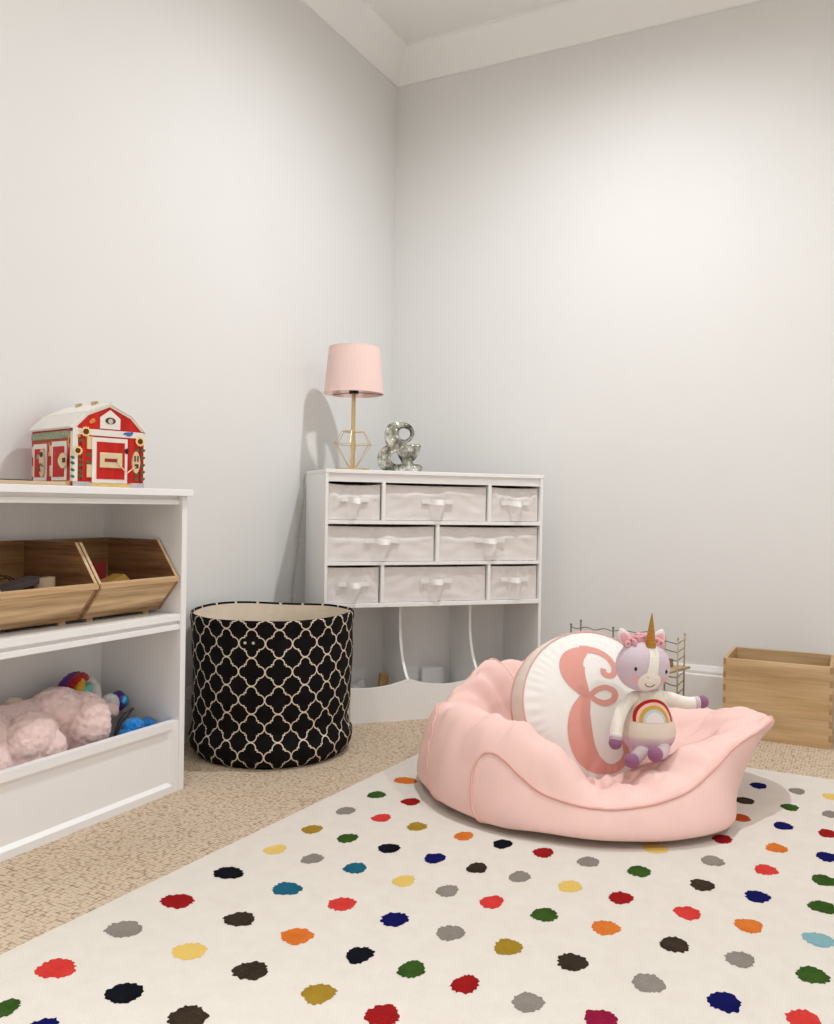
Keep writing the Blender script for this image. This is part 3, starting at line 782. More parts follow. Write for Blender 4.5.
bm = BM(); prism(bm, [(-.06, 0), (.06, 0), (.055, .06), (-.02, .135), (-.055, .15)], lambda u, v, d: (u, d, v), -.004, .004); o = tag(obj('paper_card', bm, plain('pale card', rgb(206, 200, 206))), 'pale grey card leaning in the right cubby of the white cabinet', 'card'); o.location = w_of(.70, .265, .0325); o.rotation_euler = (radians(-8), 0, radians(47.2))

# ------------------------------------------------------------------ lamp
def lamp():
    t = empty('table_lamp', w_of(.1655, .2485, .9113), 47.2, 'brass table lamp with pink drum shade on the white cabinet', 'lamp')
    bm = BM(); lathe(bm, [(0, .0), (.063, 0), (.064, .001), (.064, .0125), (.063, .0135), (0, .0137)], 64); obj('base', bm, M['brass'], t, True, 40)
    bm = BM(); lathe(bm, [(0, .0138), (.0078, .0138), (.0078, .30), (.0075, .302), (.0075, .34), (0, .34)], 24); obj('pole', bm, M['brass'], t, True, 40)
    # wire diamond cage
    cage = BM(); n = 6
    def ring(r, z, off=0): return [Vector((r*cos(2*pi*i/n+off), r*sin(2*pi*i/n+off), z)) for i in range(n)]
    top = ring(.045, .152, .12); mid = ring(.076, .104, .12); bot = ring(.012, .0145, .12)
    for i in range(n):
        j = (i+1) % n
        for a, b in ((top[i], top[j]), (mid[i], mid[j]), (top[i], mid[i]), (mid[i], bot[i])): cyl(cage, a, b, .0013, 8)
        if i % 3 == 0: cyl(cage, top[i], Vector((0, 0, .150)), .0012, 6)
    obj('wire_cage', cage, M['brass'], t)
    bm = BM(); lathe(bm, [(.1125, .294), (.0955, .467), (.0935, .467), (.1105, .294), (.1125, .294)], 96); obj('lamp_shade', bm, M['shade'], t, True, 40)
    for rr, z in ((.1117, .2945), (.0946, .4665)):
        bm = BM(); tube(bm, [(rr*cos(2*pi*i/72), rr*sin(2*pi*i/72), z) for i in range(72)], .0018, 8, closed=True); obj('shade_rim', bm, M['shade'], t, True)
    bm = BM()
    for i in range(3):
        a = 2*pi*i/3; cyl(bm, (.010*cos(a), .010*sin(a), .300), (.110*cos(a), .110*sin(a), .298), .0013, 6)
    lathe(bm, [(.0076, .294), (.018, .294), (.018, .306), (.0076, .306), (.0076, .294)], 24)
    obj('shade_fitter', bm, M['black'], t)
    bm = BM(); lathe(bm, [(.0076, .31), (.016, .31), (.016, .36), (.014, .362), (0, .362)], 24); obj('socket', bm, M['black'], t, True, 40)
    bm = BM(); lathe(bm, [(0, .3622), (.013, .3622), (.014, .375), (.024, .395), (.029, .415), (.024, .436), (.012, .447), (0, .449)], 24); obj('bulb', bm, plain('frosted bulb', rgb(240, 238, 232), .4), t, True)
    # cord: over the rear edge of the cabinet and down beside it (world points)
    Mi = Matrix.Rotation(radians(-47.2), 4, 'Z'); base = Vector(t.location)
    pts = [w_of(.11, .292, .918), w_of(.075, .306, .916), w_of(.025, .322, .913), w_of(-.004, .330, .89), (.004, -.698, .80), (-.006, -.706, .70), (-.0095, -.714, .62), (-.0100, -.720, .56), (-.0100, -.734, .50), (-.0100, -.742, .45), (-.0095, -.749, .36), (.004, -.756, .30)]
    loc = [Mi @ (Vector(p)-base) for p in pts]
    for o in t.children:
        for v in o.data.vertices: v.co *= 1.026
    bm = BM(); tube(bm, crom(loc, 8), .0026, 8); o = obj('cord', bm, plain('clear gold cord', rgb(196, 190, 174), .25), t, True); o['label'] = 'pale clear cord'
lamp()

# ------------------------------------------------------------------ glass ampersand
def ampersand():
    S = .00322/13.9*1.0    # metres per traced unit
    S = .000262
    def P(x, y): return ((x-400)*S, (778-y)*S)
    outer = [(300, 92), (370, 84), (450, 88), (520, 110), (570, 165), (588, 225), (580, 275), (555, 315), (520, 345), (472, 372), (500, 405), (585, 402), (688, 408), (680, 450), (655, 520), (615, 590), (572, 645), (600, 682), (690, 694), (716, 724), (712, 752), (680, 776), (600, 778), (560, 775), (520, 745), (480, 765), (420, 777), (340, 779), (240, 777), (160, 755), (110, 705), (90, 640), (88, 570), (110, 510), (150, 460), (205, 420), (225, 408), (196, 360), (185, 300), (184, 230), (198, 170), (240, 116)]
    h1 = [(375, 180), (420, 150), (490, 152), (540, 185), (552, 240), (535, 290), (490, 325), (440, 335), (400, 318), (372, 285), (362, 235)]
    h2 = [(270, 545), (305, 510), (345, 496), (385, 560), (425, 630), (440, 668), (410, 690), (330, 690), (285, 668), (258, 625), (252, 580)]
    cu = D.curves.new('amp', 'CURVE'); cu.dimensions = '2D'; cu.fill_mode = 'BOTH'; cu.extrude = .006; cu.bevel_depth = .011; cu.bevel_resolution = 6; cu.offset = -.0075; cu.resolution_u = 6
    for loop in (outer, h1, h2):
        sp = cu.splines.new('BEZIER'); sp.use_cyclic_u = True; sp.bezier_points.add(len(loop)-1)
        for bp, (x, y) in zip(sp.bezier_points, loop):
            q = P(x, y); bp.co = (q[0], q[1], 0); bp.handle_left_type = bp.handle_right_type = 'AUTO'
    tmp = D.objects.new('tmp_amp', cu); C.objects.link(tmp)
    me = D.meshes.new_from_object(tmp, depsgraph=bpy.context.evaluated_depsgraph_get())
    D.objects.remove(tmp)
    bm = BM(); bm.from_mesh(me); D.meshes.remove(me)
    bmesh.ops.rotate(bm, verts=bm.verts, cent=(0, 0, 0), matrix=Matrix.Rotation(radians(90), 3, 'X'))
    zmin = min(v.co.z for v in bm.verts); bmesh.ops.translate(bm, verts=bm.verts, vec=(0, 0, -zmin))
    for v in bm.verts:    # flat foot
        if v.co.z < .003: v.co.z = 0
    o = obj('ampersand_ornament', bm, M['glass'], None, True, 50)
    tag(o, 'mirrored grey glass ampersand ornament beside the lamp on the white cabinet', 'ornament')
    x, y, z = w_of(.318, .130, .9112); o.location = (x, y, z); o.rotation_euler = (0, 0, radians(34))
ampersand()

# ------------------------------------------------------------------ laundry hamper
def hamper():
    t = empty('laundry_hamper', (.267, -1.230, .0005), 0, 'black round fabric hamper with white quatrefoil pattern and cream lining', 'hamper')
    Hh = .440; R = .256
    prof = [(.0, .232), (.012, .246), (.035, .256), (.06, .258), (.085, .251), (.105, .245), (.13, .247), (.18, .251), (.25, .253), (.33, .2545), (.38, .2525), (.41, .255), (.43, .258), (.44, .2575)]
    def rad(z):
        for (z0, r0), (z1, r1) in zip(prof, prof[1:]):
            if z <= z1:
                k = (z-z0)/(z1-z0); k = k*k*(3-2*k); return r0+(r1-r0)*k
        return prof[-1][1]
    seg, nz = 160, 64
    def pos(a, z, dr=0):
        r = rad(z)-dr
        f = max(0, 1-abs(z-.10)/.13)
        r += f*.010*noise.noise(Vector((cos(a)*2.2, sin(a)*2.2, z*14+3)))+.005*noise.noise(Vector((cos(a)*1.6, sin(a)*1.6, z*6)))
        r += f*.004*sin(11*a+8*z)*noise.noise(Vector((cos(a)*3, sin(a)*3, 7)))
        zz = z+(.006*noise.noise(Vector((cos(a)*1.1, sin(a)*1.1, 11))) if z > .3 else 0)*(z-.3)/.14
        zz += (max(0, z-.42)/.02)*.0035*sin(2*a+1)
        return (r*cos(a), r*sin(a), zz)
    bm = BM(); uvl = bm.loops.layers.uv.new('UVMap')
    grid = [[bm.verts.new(pos(2*pi*i/seg, Hh*j/nz)) for i in range(seg)] for j in range(nz+1)]
    circ = .0830*20
    def addf(vs, us):
        f = bm.faces.new(vs)
        for l, uv in zip(f.loops, us): l[uvl].uv = uv
    for j in range(nz):
        for i in range(seg):
            k = (i+1) % seg
            u0, u1 = circ*i/seg+.020, circ*(i+1)/seg+.020; v0, v1 = Hh*j/nz, Hh*(j+1)/nz
            addf((grid[j][i], grid[j][k], grid[j+1][k], grid[j+1][i]), ((u0, v0), (u1, v0), (u1, v1), (u0, v1)))
    c = bm.verts.new((0, 0, .001))
    for i in range(seg): addf((c, grid[0][(i+1) % seg], grid[0][i]), ((.04, .04),)*3)
    # rolled hem: outer cloth turns over the rim
    hem = [[bm.verts.new(Vector(pos(2*pi*i/seg, Hh))+Vector((-cos(2*pi*i/seg)*d, -sin(2*pi*i/seg)*d, z))) for i in range(seg)] for d, z in ((.002, .003), (.005, .003), (.007, -.004))]
    prev = grid[-1]; v = Hh
    for row in hem:
        for i in range(seg):
            k = (i+1) % seg; u0, u1 = circ*i/seg+.020, circ*(i+1)/seg+.020
            addf((prev[i], prev[k], row[k], row[i]), ((u0, v), (u1, v), (u1, v+.004), (u0, v+.004)))
        prev = row; v += .004
    obj('outer_shell', bm, M['quatre'], t, True)
    bm = BM(); nl = 14
    def lin(i, j):
        a = 2*pi*i/seg; z = (Hh-.0035)*(1-j/nl)+.010*(j/nl)
        x, y, _ = pos(a, max(.02, z), .0085); k = 1-.006*abs(sin(9*a+2*j/nl*sin(a)))*(j > 0)*3*(j/nl)
        zz = pos(a, Hh)[2]-.0035 if j == 0 else z
        return (x*k, y*k, zz)
    g = [[bm.verts.new(lin(i, j)) for i in range(seg)] for j in range(nl+1)]
    for j in range(nl):
        for i in range(seg):
            k = (i+1) % seg; bm.faces.new((g[j][i], g[j+1][i], g[j+1][k], g[j][k]))
    bm.faces.new(g[-1])
    obj('lining', bm, M['cream'], t, True)
    bm = BM(); a0 = radians(28); pts = []
    tube(bm, crom([(.2485*cos(a0+q), .2485*sin(a0+q), z) for q, z in ((0, .428), (.02, .34), (.0, .2), (.03, .08))], 8), .003, 8); obj('lining_seam', bm, M['cream'], t, True)
    for da in (0, .14):
        a = radians(-72)+da*.7
        bm = BM(); ball(bm, Vector(pos(a, .375))*1.0, .0045, 2); obj('rivet', bm, M['cream'], t, True)
hamper()

# ------------------------------------------------------------------ rug
DOTS = []
def rug():
    t = empty('polka_dot_rug', (0, 0, 0), 0, 'cream pile rug with rows of multicoloured polka dots on the carpet', 'rug')
    z = .012
    poly = [(.628, -3.10), (.7445, -.716), (2.95, -.690), (2.85, -3.10)]
    # subdivided slab with rounded edge
    bm = BM()
    n = 40
    def bil(u, v):
        a = Vector(poly[0]).lerp(Vector(poly[3]), u); b = Vector(poly[1]).lerp(Vector(poly[2]), u); return a.lerp(b, v)
    def at(u, v): p = bil(u, v); return p
    rows = [[bm.verts.new((*at(i/n, j/n), z)) for i in range(n+1)] for j in range(n+1)]
    for j in range(n):
        for i in range(n): bm.faces.new((rows[j][i], rows[j][i+1], rows[j+1][i+1], rows[j+1][i]))
    per = rows[0]+[r[-1] for r in rows[1:]]+rows[-1][-2::-1]+[r[0] for r in rows[-2:0:-1]]
    cx = Vector((1.8, -1.9))
    r1 = [bm.verts.new((v.co.x+(.003 if v.co.x > cx.x else -.003), v.co.y+(.003 if v.co.y > cx.y else -.003), z-.004)) for v in per]
    r2 = [bm.verts.new((v.co.x, v.co.y, .0005)) for v in r1]
    m = len(per)
    for i in range(m):
        k = (i+1) % m
        bm.faces.new((per[k], per[i], r1[i], r1[k])); bm.faces.new((r1[k], r1[i], r2[i], r2[k]))
    bmesh.ops.recalc_face_normals(bm, faces=bm.faces)
    keys = list(DOTC); mats = [M['rug']]+[M['dot_'+k] for k in keys]
    rnd = random.Random(3)
    xs = {}
    for (x, y, c) in DOTS:
        near = [abs(q[0]-x) for q in DOTS if abs(q[1]-y) < .05 and abs(q[0]-x) > .02]
        sp = min(near) if near else .12
        rx = max(.021, min(.034, .225*sp)); ry = .0285
        k = 44; ph = rnd.uniform(0, 6)
        rr = [1+rnd.uniform(-.11, .11)+.05*sin(3*2*pi*i/k+ph) for i in range(k)]
        cz = z+.0012
        ctr = bm.verts.new((x, y, cz))
        ring = [bm.verts.new((x+rx*.8*cos(2*pi*i/k), y+ry*.8*sin(2*pi*i/k), cz)) for i in range(k)]
        ring2 = [bm.verts.new((x+rx*rr[i]*cos(2*pi*i/k), y+ry*rr[i]*sin(2*pi*i/k), z+.0003)) for i in range(k)]
        mi = 1+keys.index(c)
        for i in range(k):
            j = (i+1) % k
            f = bm.faces.new((ctr, ring[i], ring[j])); f.material_index = mi
            f = bm.faces.new((ring[i], ring2[i], ring2[j], ring[j])); f.material_index = mi
    o = obj('pile', bm, mats, t)
    bm = BM()
    q = [Vector((*p, .0075)) for p in poly]
    tube(bm, [q[0], q[1]], .0038, 8); tube(bm, [q[1], q[2]], .0038, 8)
    obj('bound_edge', bm, M['rug'], t, True)
DOTS = [(0.776, -2.486, 'coral'), (0.772, -2.337, 'grey'), (0.778, -2.207, 'red'), (0.781, -2.058, 'black'), (0.791, -1.912, 'yellow'), (0.891, -1.912, 'grey'), (0.795, -1.772, 'olive'), (0.896, -1.775, 'green'), (0.798, -1.626, 'grey'), (0.804, -1.483, 'green'), (0.9, -1.624, 'coral'), (0.816, -1.34, 'orange'), (0.909, -1.485, 'red'), (1.008, -1.778, 'black'), (1.003, -1.63, 'olive'), (0.998, -1.907, 'teal'), (1.118, -1.91, 'yellow'), (0.93, -2.059, 'teal'), (0.929, -2.205, 'brown'), (1.059, -2.204, 'orange'), (1.062, -2.06, 'coral'), (1.181, -2.063, 'navy'), (1.19, -2.204, 'black'), (0.928, -2.338, 'yellow'), (1.058, -2.335, 'brown'), (1.195, -2.336, 'olive'), (1.29, -2.2, 'green'), (0.927, -2.484, 'black'), (1.058, -2.483, 'brown'), (1.312, -2.337, 'red'), (0.799, -2.604, 'green'), (1.126, -1.628, 'orange'), (1.223, -1.627, 'black'), (1.322, -1.627, 'red'), (1.123, -1.776, 'navy'), (1.224, -1.776, 'brown'), (1.424, -1.625, 'grey'), (1.32, -1.772, 'grey'), (1.216, -1.907, 'grey'), (1.426, -1.764, 'yellow'), (1.313, -1.908, 'coral'), (1.421, -1.907, 'green'), (1.531, -1.764, 'red'), (1.534, -1.619, 'green'), (1.537, -1.477, 'yellow'), (1.294, -2.058, 'grey'), (1.404, -2.053, 'olive'), (1.537, -1.899, 'orange'), (1.519, -2.046, 'brown'), (1.387, -2.198, 'red'), (1.494, -2.196, 'grey'), (1.607, -2.186, 'crimson'), (1.649, -2.048, 'grey'), (1.661, -1.899, 'brown'), (1.66, -1.764, 'coral'), (1.664, -1.621, 'brown'), (1.664, -1.482, 'grey'), (1.664, -1.339, 'red'), (1.686, -1.168, 'rust'), (1.782, -1.333, 'orange'), (1.784, -1.174, 'navy'), (1.678, -1.027, 'brown'), (1.696, -0.873, 'navy'), (1.796, -0.869, 'grey'), (1.788, -1.021, 'green'), (1.881, -0.872, 'yellow'), (1.885, -1.024, 'grey'), (1.884, -1.173, 'red'), (1.887, -1.329, 'navy'), (1.887, -1.469, 'green'), (1.89, -1.606, 'green'), (1.773, -1.474, 'coral'), (1.771, -1.621, 'navy'), (1.77, -1.759, 'orange'), (1.771, -1.895, 'grey'), (1.766, -2.044, 'navy'), (1.88, -2.034, 'coral'), (1.885, -1.888, 'green'), (1.888, -1.752, 'aqua'), (0.888, -0.87, 'orange'), (1.001, -0.87, 'teal'), (1.114, -0.87, 'orange'), (1.227, -0.87, 'orange'), (1.34, -0.87, 'teal'), (1.453, -0.87, 'brown'), (1.566, -0.87, 'black'), (2.018, -0.87, 'red'), (2.131, -0.87, 'teal'), (2.244, -0.87, 'orange'), (2.357, -0.87, 'navy'), (2.47, -0.87, 'brown'), (2.583, -0.87, 'red'), (2.696, -0.87, 'grey'), (0.888, -1.02, 'orange'), (1.001, -1.02, 'yellow'), (1.114, -1.02, 'red'), (1.227, -1.02, 'grey'), (1.34, -1.02, 'teal'), (1.453, -1.02, 'navy'), (1.566, -1.02, 'coral'), (2.018, -1.02, 'brown'), (2.131, -1.02, 'green'), (2.244, -1.02, 'orange'), (2.357, -1.02, 'navy'), (2.47, -1.02, 'brown'), (2.583, -1.02, 'navy'), (2.696, -1.02, 'red'), (0.888, -1.172, 'brown'), (1.001, -1.172, 'coral'), (1.114, -1.172, 'teal'), (1.227, -1.172, 'grey'), (1.34, -1.172, 'coral'), (1.453, -1.172, 'coral'), (1.566, -1.172, 'black'), (2.018, -1.172, 'black'), (2.131, -1.172, 'brown'), (2.244, -1.172, 'coral'), (2.357, -1.172, 'orange'), (2.47, -1.172, 'olive'), (2.583, -1.172, 'orange'), (2.696, -1.172, 'brown'), (1.001, -1.332, 'black'), (1.114, -1.332, 'teal'), (1.227, -1.332, 'black'), (1.34, -1.332, 'navy'), (1.453, -1.332, 'yellow'), (1.566, -1.332, 'orange'), (2.018, -1.332, 'coral'), (2.131, -1.332, 'navy'), (2.244, -1.332, 'grey'), (2.357, -1.332, 'orange'), (2.47, -1.332, 'navy'), (2.583, -1.332, 'yellow'), (2.696, -1.332, 'green'), (2.018, -1.474, 'teal'), (2.131, -1.474, 'grey'), (2.244, -1.474, 'yellow'), (2.357, -1.474, 'olive'), (2.47, -1.474, 'black'), (2.583, -1.474, 'teal'), (2.696, -1.474, 'yellow'), (2.018, -1.62, 'coral'), (2.131, -1.62, 'grey'), (2.244, -1.62, 'brown'), (2.357, -1.62, 'grey'), (2.47, -1.62, 'green'), (2.583, -1.62, 'grey'), (2.696, -1.62, 'yellow'), (2.018, -1.765, 'green'), (2.131, -1.765, 'grey'), (2.244, -1.765, 'coral'), (2.357, -1.765, 'navy'), (2.47, -1.765, 'coral'), (2.583, -1.765, 'black'), (2.696, -1.765, 'black'), (2.018, -1.9, 'coral'), (2.131, -1.9, 'orange'), (2.244, -1.9, 'green'), (2.357, -1.9, 'green'), (2.47, -1.9, 'green'), (2.583, -1.9, 'grey'), (2.696, -1.9, 'brown'), (2.018, -2.045, 'navy'), (2.131, -2.045, 'black'), (2.244, -2.045, 'navy'), (2.357, -2.045, 'yellow'), (2.47, -2.045, 'olive'), (2.583, -2.045, 'grey'), (2.696, -2.045, 'yellow'), (1.792, -2.195, 'olive'), (1.905, -2.195, 'coral'), (2.018, -2.195, 'green'), (2.131, -2.195, 'grey'), (2.244, -2.195, 'red'), (2.357, -2.195, 'black'), (2.47, -2.195, 'grey'), (2.583, -2.195, 'coral'), (2.696, -2.195, 'coral'), (1.453, -2.336, 'orange'), (1.566, -2.336, 'orange'), (1.679, -2.336, 'red'), (1.792, -2.336, 'navy'), (1.905, -2.336, 'teal'), (2.018, -2.336, 'black'), (2.131, -2.336, 'orange'), (2.244, -2.336, 'teal'), (2.357, -2.336, 'black'), (2.47, -2.336, 'red'), (2.583, -2.336, 'green'), (2.696, -2.336, 'navy'), (1.227, -2.48, 'green'), (1.34, -2.48, 'grey'), (1.453, -2.48, 'green'), (1.566, -2.48, 'green'), (1.679, -2.48, 'black'), (1.792, -2.48, 'coral'), (1.905, -2.48, 'yellow'), (2.018, -2.48, 'brown'), (2.131, -2.48, 'yellow'), (2.244, -2.48, 'coral'), (2.357, -2.48, 'black'), (2.47, -2.48, 'red'), (2.583, -2.48, 'green'), (2.696, -2.48, 'brown'), (0.888, -2.61, 'navy'), (1.001, -2.61, 'brown'), (1.114, -2.61, 'grey'), (1.227, -2.61, 'coral'), (1.34, -2.61, 'red'), (1.453, -2.61, 'black'), (1.566, -2.61, 'orange'), (1.679, -2.61, 'yellow'), (1.792, -2.61, 'coral'), (1.905, -2.61, 'brown'), (2.018, -2.61, 'olive'), (2.131, -2.61, 'yellow'), (2.244, -2.61, 'green'), (2.357, -2.61, 'grey'), (2.47, -2.61, 'grey'), (2.583, -2.61, 'grey'), (2.696, -2.61, 'black'), (0.775, -2.75, 'brown'), (0.888, -2.75, 'navy'), (1.001, -2.75, 'black'), (1.114, -2.75, 'coral'), (1.227, -2.75, 'brown'), (1.34, -2.75, 'olive'), (1.453, -2.75, 'olive'), (1.566, -2.75, 'brown'), (1.679, -2.75, 'orange'), (1.792, -2.75, 'red'), (1.905, -2.75, 'brown'), (2.018, -2.75, 'orange'), (2.131, -2.75, 'brown'), (2.244, -2.75, 'red'), (2.357, -2.75, 'green'), (2.47, -2.75, 'red'), (2.583, -2.75, 'navy'), (2.696, -2.75, 'red'), (0.775, -2.89, 'yellow'), (0.888, -2.89, 'black'), (1.001, -2.89, 'brown'), (1.114, -2.89, 'black'), (1.227, -2.89, 'black'), (1.34, -2.89, 'red'), (1.453, -2.89, 'navy'), (1.566, -2.89, 'teal'), (1.679, -2.89, 'black'), (1.792, -2.89, 'navy'), (1.905, -2.89, 'green'), (2.018, -2.89, 'orange'), (2.131, -2.89, 'brown'), (2.244, -2.89, 'grey'), (2.357, -2.89, 'green'), (2.47, -2.89, 'coral'), (2.583, -2.89, 'grey'), (2.696, -2.89, 'grey'), (0.775, -3.02, 'coral'), (0.888, -3.02, 'teal'), (1.001, -3.02, 'yellow'), (1.114, -3.02, 'black'), (1.227, -3.02, 'green'), (1.34, -3.02, 'yellow'), (1.453, -3.02, 'green'), (1.566, -3.02, 'brown'), (1.679, -3.02, 'orange'), (1.792, -3.02, 'yellow'), (1.905, -3.02, 'teal'), (2.018, -3.02, 'red'), (2.131, -3.02, 'grey'), (2.244, -3.02, 'red'), (2.357, -3.02, 'black'), (2.47, -3.02, 'orange'), (2.583, -3.02, 'teal'), (2.696, -3.02, 'navy')]
rug()

# ------------------------------------------------------------------ beanbag chair
BGX, BGY, BGR = 1.283, -1.113, 27.5
TAB = [  # theta, Rc, Rb, zb, Rp, zp, Rt, zt, Ri, zi
 (0, .300, .350, .080, .492, .190, .475, .228, .320, .145),
 (15, .310, .365, .085, .480, .178, .450, .212, .300, .145),
 (30, .320, .380, .085, .430, .155, .400, .192, .260, .145),
 (60, .330, .380, .090, .360, .155, .300, .192, .200, .135),
 (90, .320, .360, .100, .340, .190, .280, .245, .180, .140),
 (118, .350, .390, .100, .395, .215, .370, .306, .240, .150),
 (135, .370, .405, .100, .410, .215, .380, .314, .250, .150),
 (149, .390, .430, .090, .425, .200, .385, .300, .260, .150),
 (163, .430, .470, .070, .455, .160, .415, .236, .270, .145),
 (180, .455, .487, .050, .472, .145, .415, .236, .270, .140),
 (200, .455, .485, .045, .465, .150, .390, .250, .255, .130),
 (212, .450, .477, .045, .452, .155, .375, .256, .250, .120),
 (224, .440, .470, .040, .445, .158, .362, .250, .245, .110),
 (243, .420, .446, .036, .425, .112, .350, .205, .235, .090),
 (261, .415, .440, .036, .425, .094, .355, .120, .235, .075),
 (277, .408, .433, .036, .415, .100, .350, .114, .230, .085),
 (293, .408, .434, .040, .405, .126, .338, .158, .225, .120),
 (306, .400, .425, .045, .398, .160, .335, .190, .225, .138),
 (322, .365, .395, .055, .400, .192, .352, .214, .240, .140),
 (345, .320, .365, .070, .452, .205, .430, .232, .290, .145),
]
TAB = [(r[0], r[1]-(.055 if 170 < r[0] < 310 else .02), r[2]+(.018 if 235 < r[0] < 310 else .006 if 205 < r[0] < 326 else 0), r[3]+(.006 if 170 < r[0] < 310 else 0))+r[4:] for r in TAB]
def tabv(th):
    th %= 360; n = len(TAB)
    for i in range(n):
        a = TAB[i][0]; b = TAB[(i+1) % n][0]+(360 if i == n-1 else 0)
        if a <= th < b: break
    t = (th-a)/(b-a)
    p0, p1, p2, p3 = TAB[i-1], TAB[i], TAB[(i+1) % n], TAB[(i+2) % n]
    return [.5*((2*q1)+(q2-q0)*t+(2*q0-5*q1+4*q2-q3)*t*t+(3*q1-q0-3*q2+q3)*t**3) for q0, q1, q2, q3 in list(zip(p0, p1, p2, p3))[1:]]
NS = 8
def bag_profile(th):
    Rc, Rb, zb, Rp, zp, Rt, zt, Ri, zi = tabv(th)
    z0 = .0140
    k = [(0, z0), (Rc*.6, z0), (Rc*.94, z0+.001), ((Rc*.3+Rb*.7), z0+(zb-z0)*.42), (Rb, zb), (Rp, zp), (Rt+(Rp-Rt)*.45, zp+(zt-zp)*.78), (Rt-.02, zt), ((Rt+Ri)/2-.01, zi+(zt-zi)*.72), (Ri, zi), (Ri*.5, .090), (0, .080)]
    return [(p.x, max(z0, p.y)) for p in crom([(a, b, 0) for a, b in k], NS)]
S_PIPE = 5*NS        # profile index of the seam level
def wr(th, s, x, y, z):
    """wrinkles of the cover"""
    s1 = s/(11*NS)
    top = max(0, min(1, (s1-.40)*6))*max(0, min(1, (.98-s1)*6))
    low = max(0, min(1, (s1-.14)*8))
    n1 = noise.noise(Vector((x*7, y*7, z*9)))
    fold = noise.noise(Vector((cos(radians(th))*6.5, sin(radians(th))*6.5, s1*2.2)))
    fold2 = noise.noise(Vector((cos(radians(th))*14, sin(radians(th))*14, s1*3+5)))
    d = low*.006*n1+top*(.017*fold+.007*fold2)
    f3 = noise.noise(Vector((cos(radians(th))*5+9, sin(radians(th))*5, s1*4.5)))
    d -= top*.008*max(0, 1-abs(f3)*9)+top*.005*max(0, 1-abs(fold2)*8)
    # creases in the rear lobe and beside the seat
    for c, w, s0, amp in ((156, 3.5, .66, .026), (144, 3, .70, .014), (103, 5, .68, .014), (128, 3, .72, .012), (318, 5, .70, .018), (297, 4, .62, .013), (160, 6, .72, .012), (335, 5, .74, .014), (151, 3.2, .60, .020), (167, 3.5, .58, .016), (172, 3, .74, .012), (328, 3.5, .80, .020), (313, 3.5, .82, .014), (20, 6, .72, .010)):
        dt = ((th-c+180) % 360)-180+(s1-s0)*40
        d -= amp*math.exp(-(dt/w)**2)*math.exp(-((s1-s0)/.13)**2)
    return d
def bag_pt(th, s, off=0):
    pr = bag_profile(th); r, z = pr[s]
    a = pr[max(s-1, 0)]; b = pr[min(s+1, len(pr)-1)]
    t = Vector((b[0]-a[0], b[1]-a[1])).normalized(); nr, nz = t.y, -t.x
    x, y = r*cos(radians(th)), r*sin(radians(th))
    d = wr(th, s, x, y, z)+off
    r2 = r+nr*d; z2 = max(.0140, z+nz*d)
    return (r2*cos(radians(th)), r2*sin(radians(th)), z2)
PILLOW = dict(loc=(-.028, -.030, .241), yaw=13, lean=-19, R=.195, th=.052)
DOLL = dict(lx=.110, ly=-.172, z=.158)
def bag_world(lx, ly, z):
    a = radians(BGR); return (BGX+cos(a)*lx-sin(a)*ly, BGY+sin(a)*lx+cos(a)*ly, z)
def pillow_matrix():
    return Matrix.Translation(PILLOW['loc']) @ Matrix.Rotation(radians(PILLOW['yaw']), 4, 'Z') @ Matrix.Rotation(radians(90+PILLOW['lean']), 4, 'X')
def press(bm):
    """the filling gives way under the pillow and the doll"""
    Mi = pillow_matrix().inverted(); R, th = PILLOW['R']+.020, PILLOW['th']+.011
    def inp(p):
        q = Mi @ p; r = sqrt(q.x*q.x+q.y*q.y)
        if r > R: return False
        return abs(q.z) < th+.036*(1-min(1, r/R)**2.6)
    dr = Vector((DOLL['lx'], DOLL['ly'], DOLL['z'])); Rz = Matrix.Rotation(radians(-4), 4, 'Z')
    caps = [((-.020, -.030, .016), (-.070, -.085, .003), .026), ((.028, -.040, .022), (-.012, -.098, .022), .026),
            ((-.040, -.006, .143), (-.093, -.046, .040), .026), ((.030, 0, .142), (.148, .004, .128), .024)]
    def ind(p):
        q = Rz @ (p-dr)
        if (q.x/.073)**2+(q.y/.064)**2+((q.z-.065)/.078)**2 < 1: return True
        for a, b, r in caps:
            a = Vector(a); b = Vector(b); d = b-a; k = max(0, min(1, (q-a).dot(d)/d.dot(d)))
            if (q-a-d*k).length < r: return True
        return False
    back = (pillow_matrix().to_3x3() @ Vector((0, 0, -1)))
    for v in bm.verts:
        if inp(v.co):
            best = None
            for dv in (Vector((0, 0, -1)), back, -back):
                if dv is not back and dv.z > -.5 and (Mi @ v.co).z < .02: continue
                p = v.co.copy(); n = 0
                while inp(p) and n < 160: p += dv*.002; n += 1
                if p.z < .0138: continue
                if best is None or n < best[0]: best = (n, p)
            if best: v.co = best[1]
        n = 0
        while ind(v.co) and n < 80 and v.co.z > .016: v.co.z -= .002; n += 1

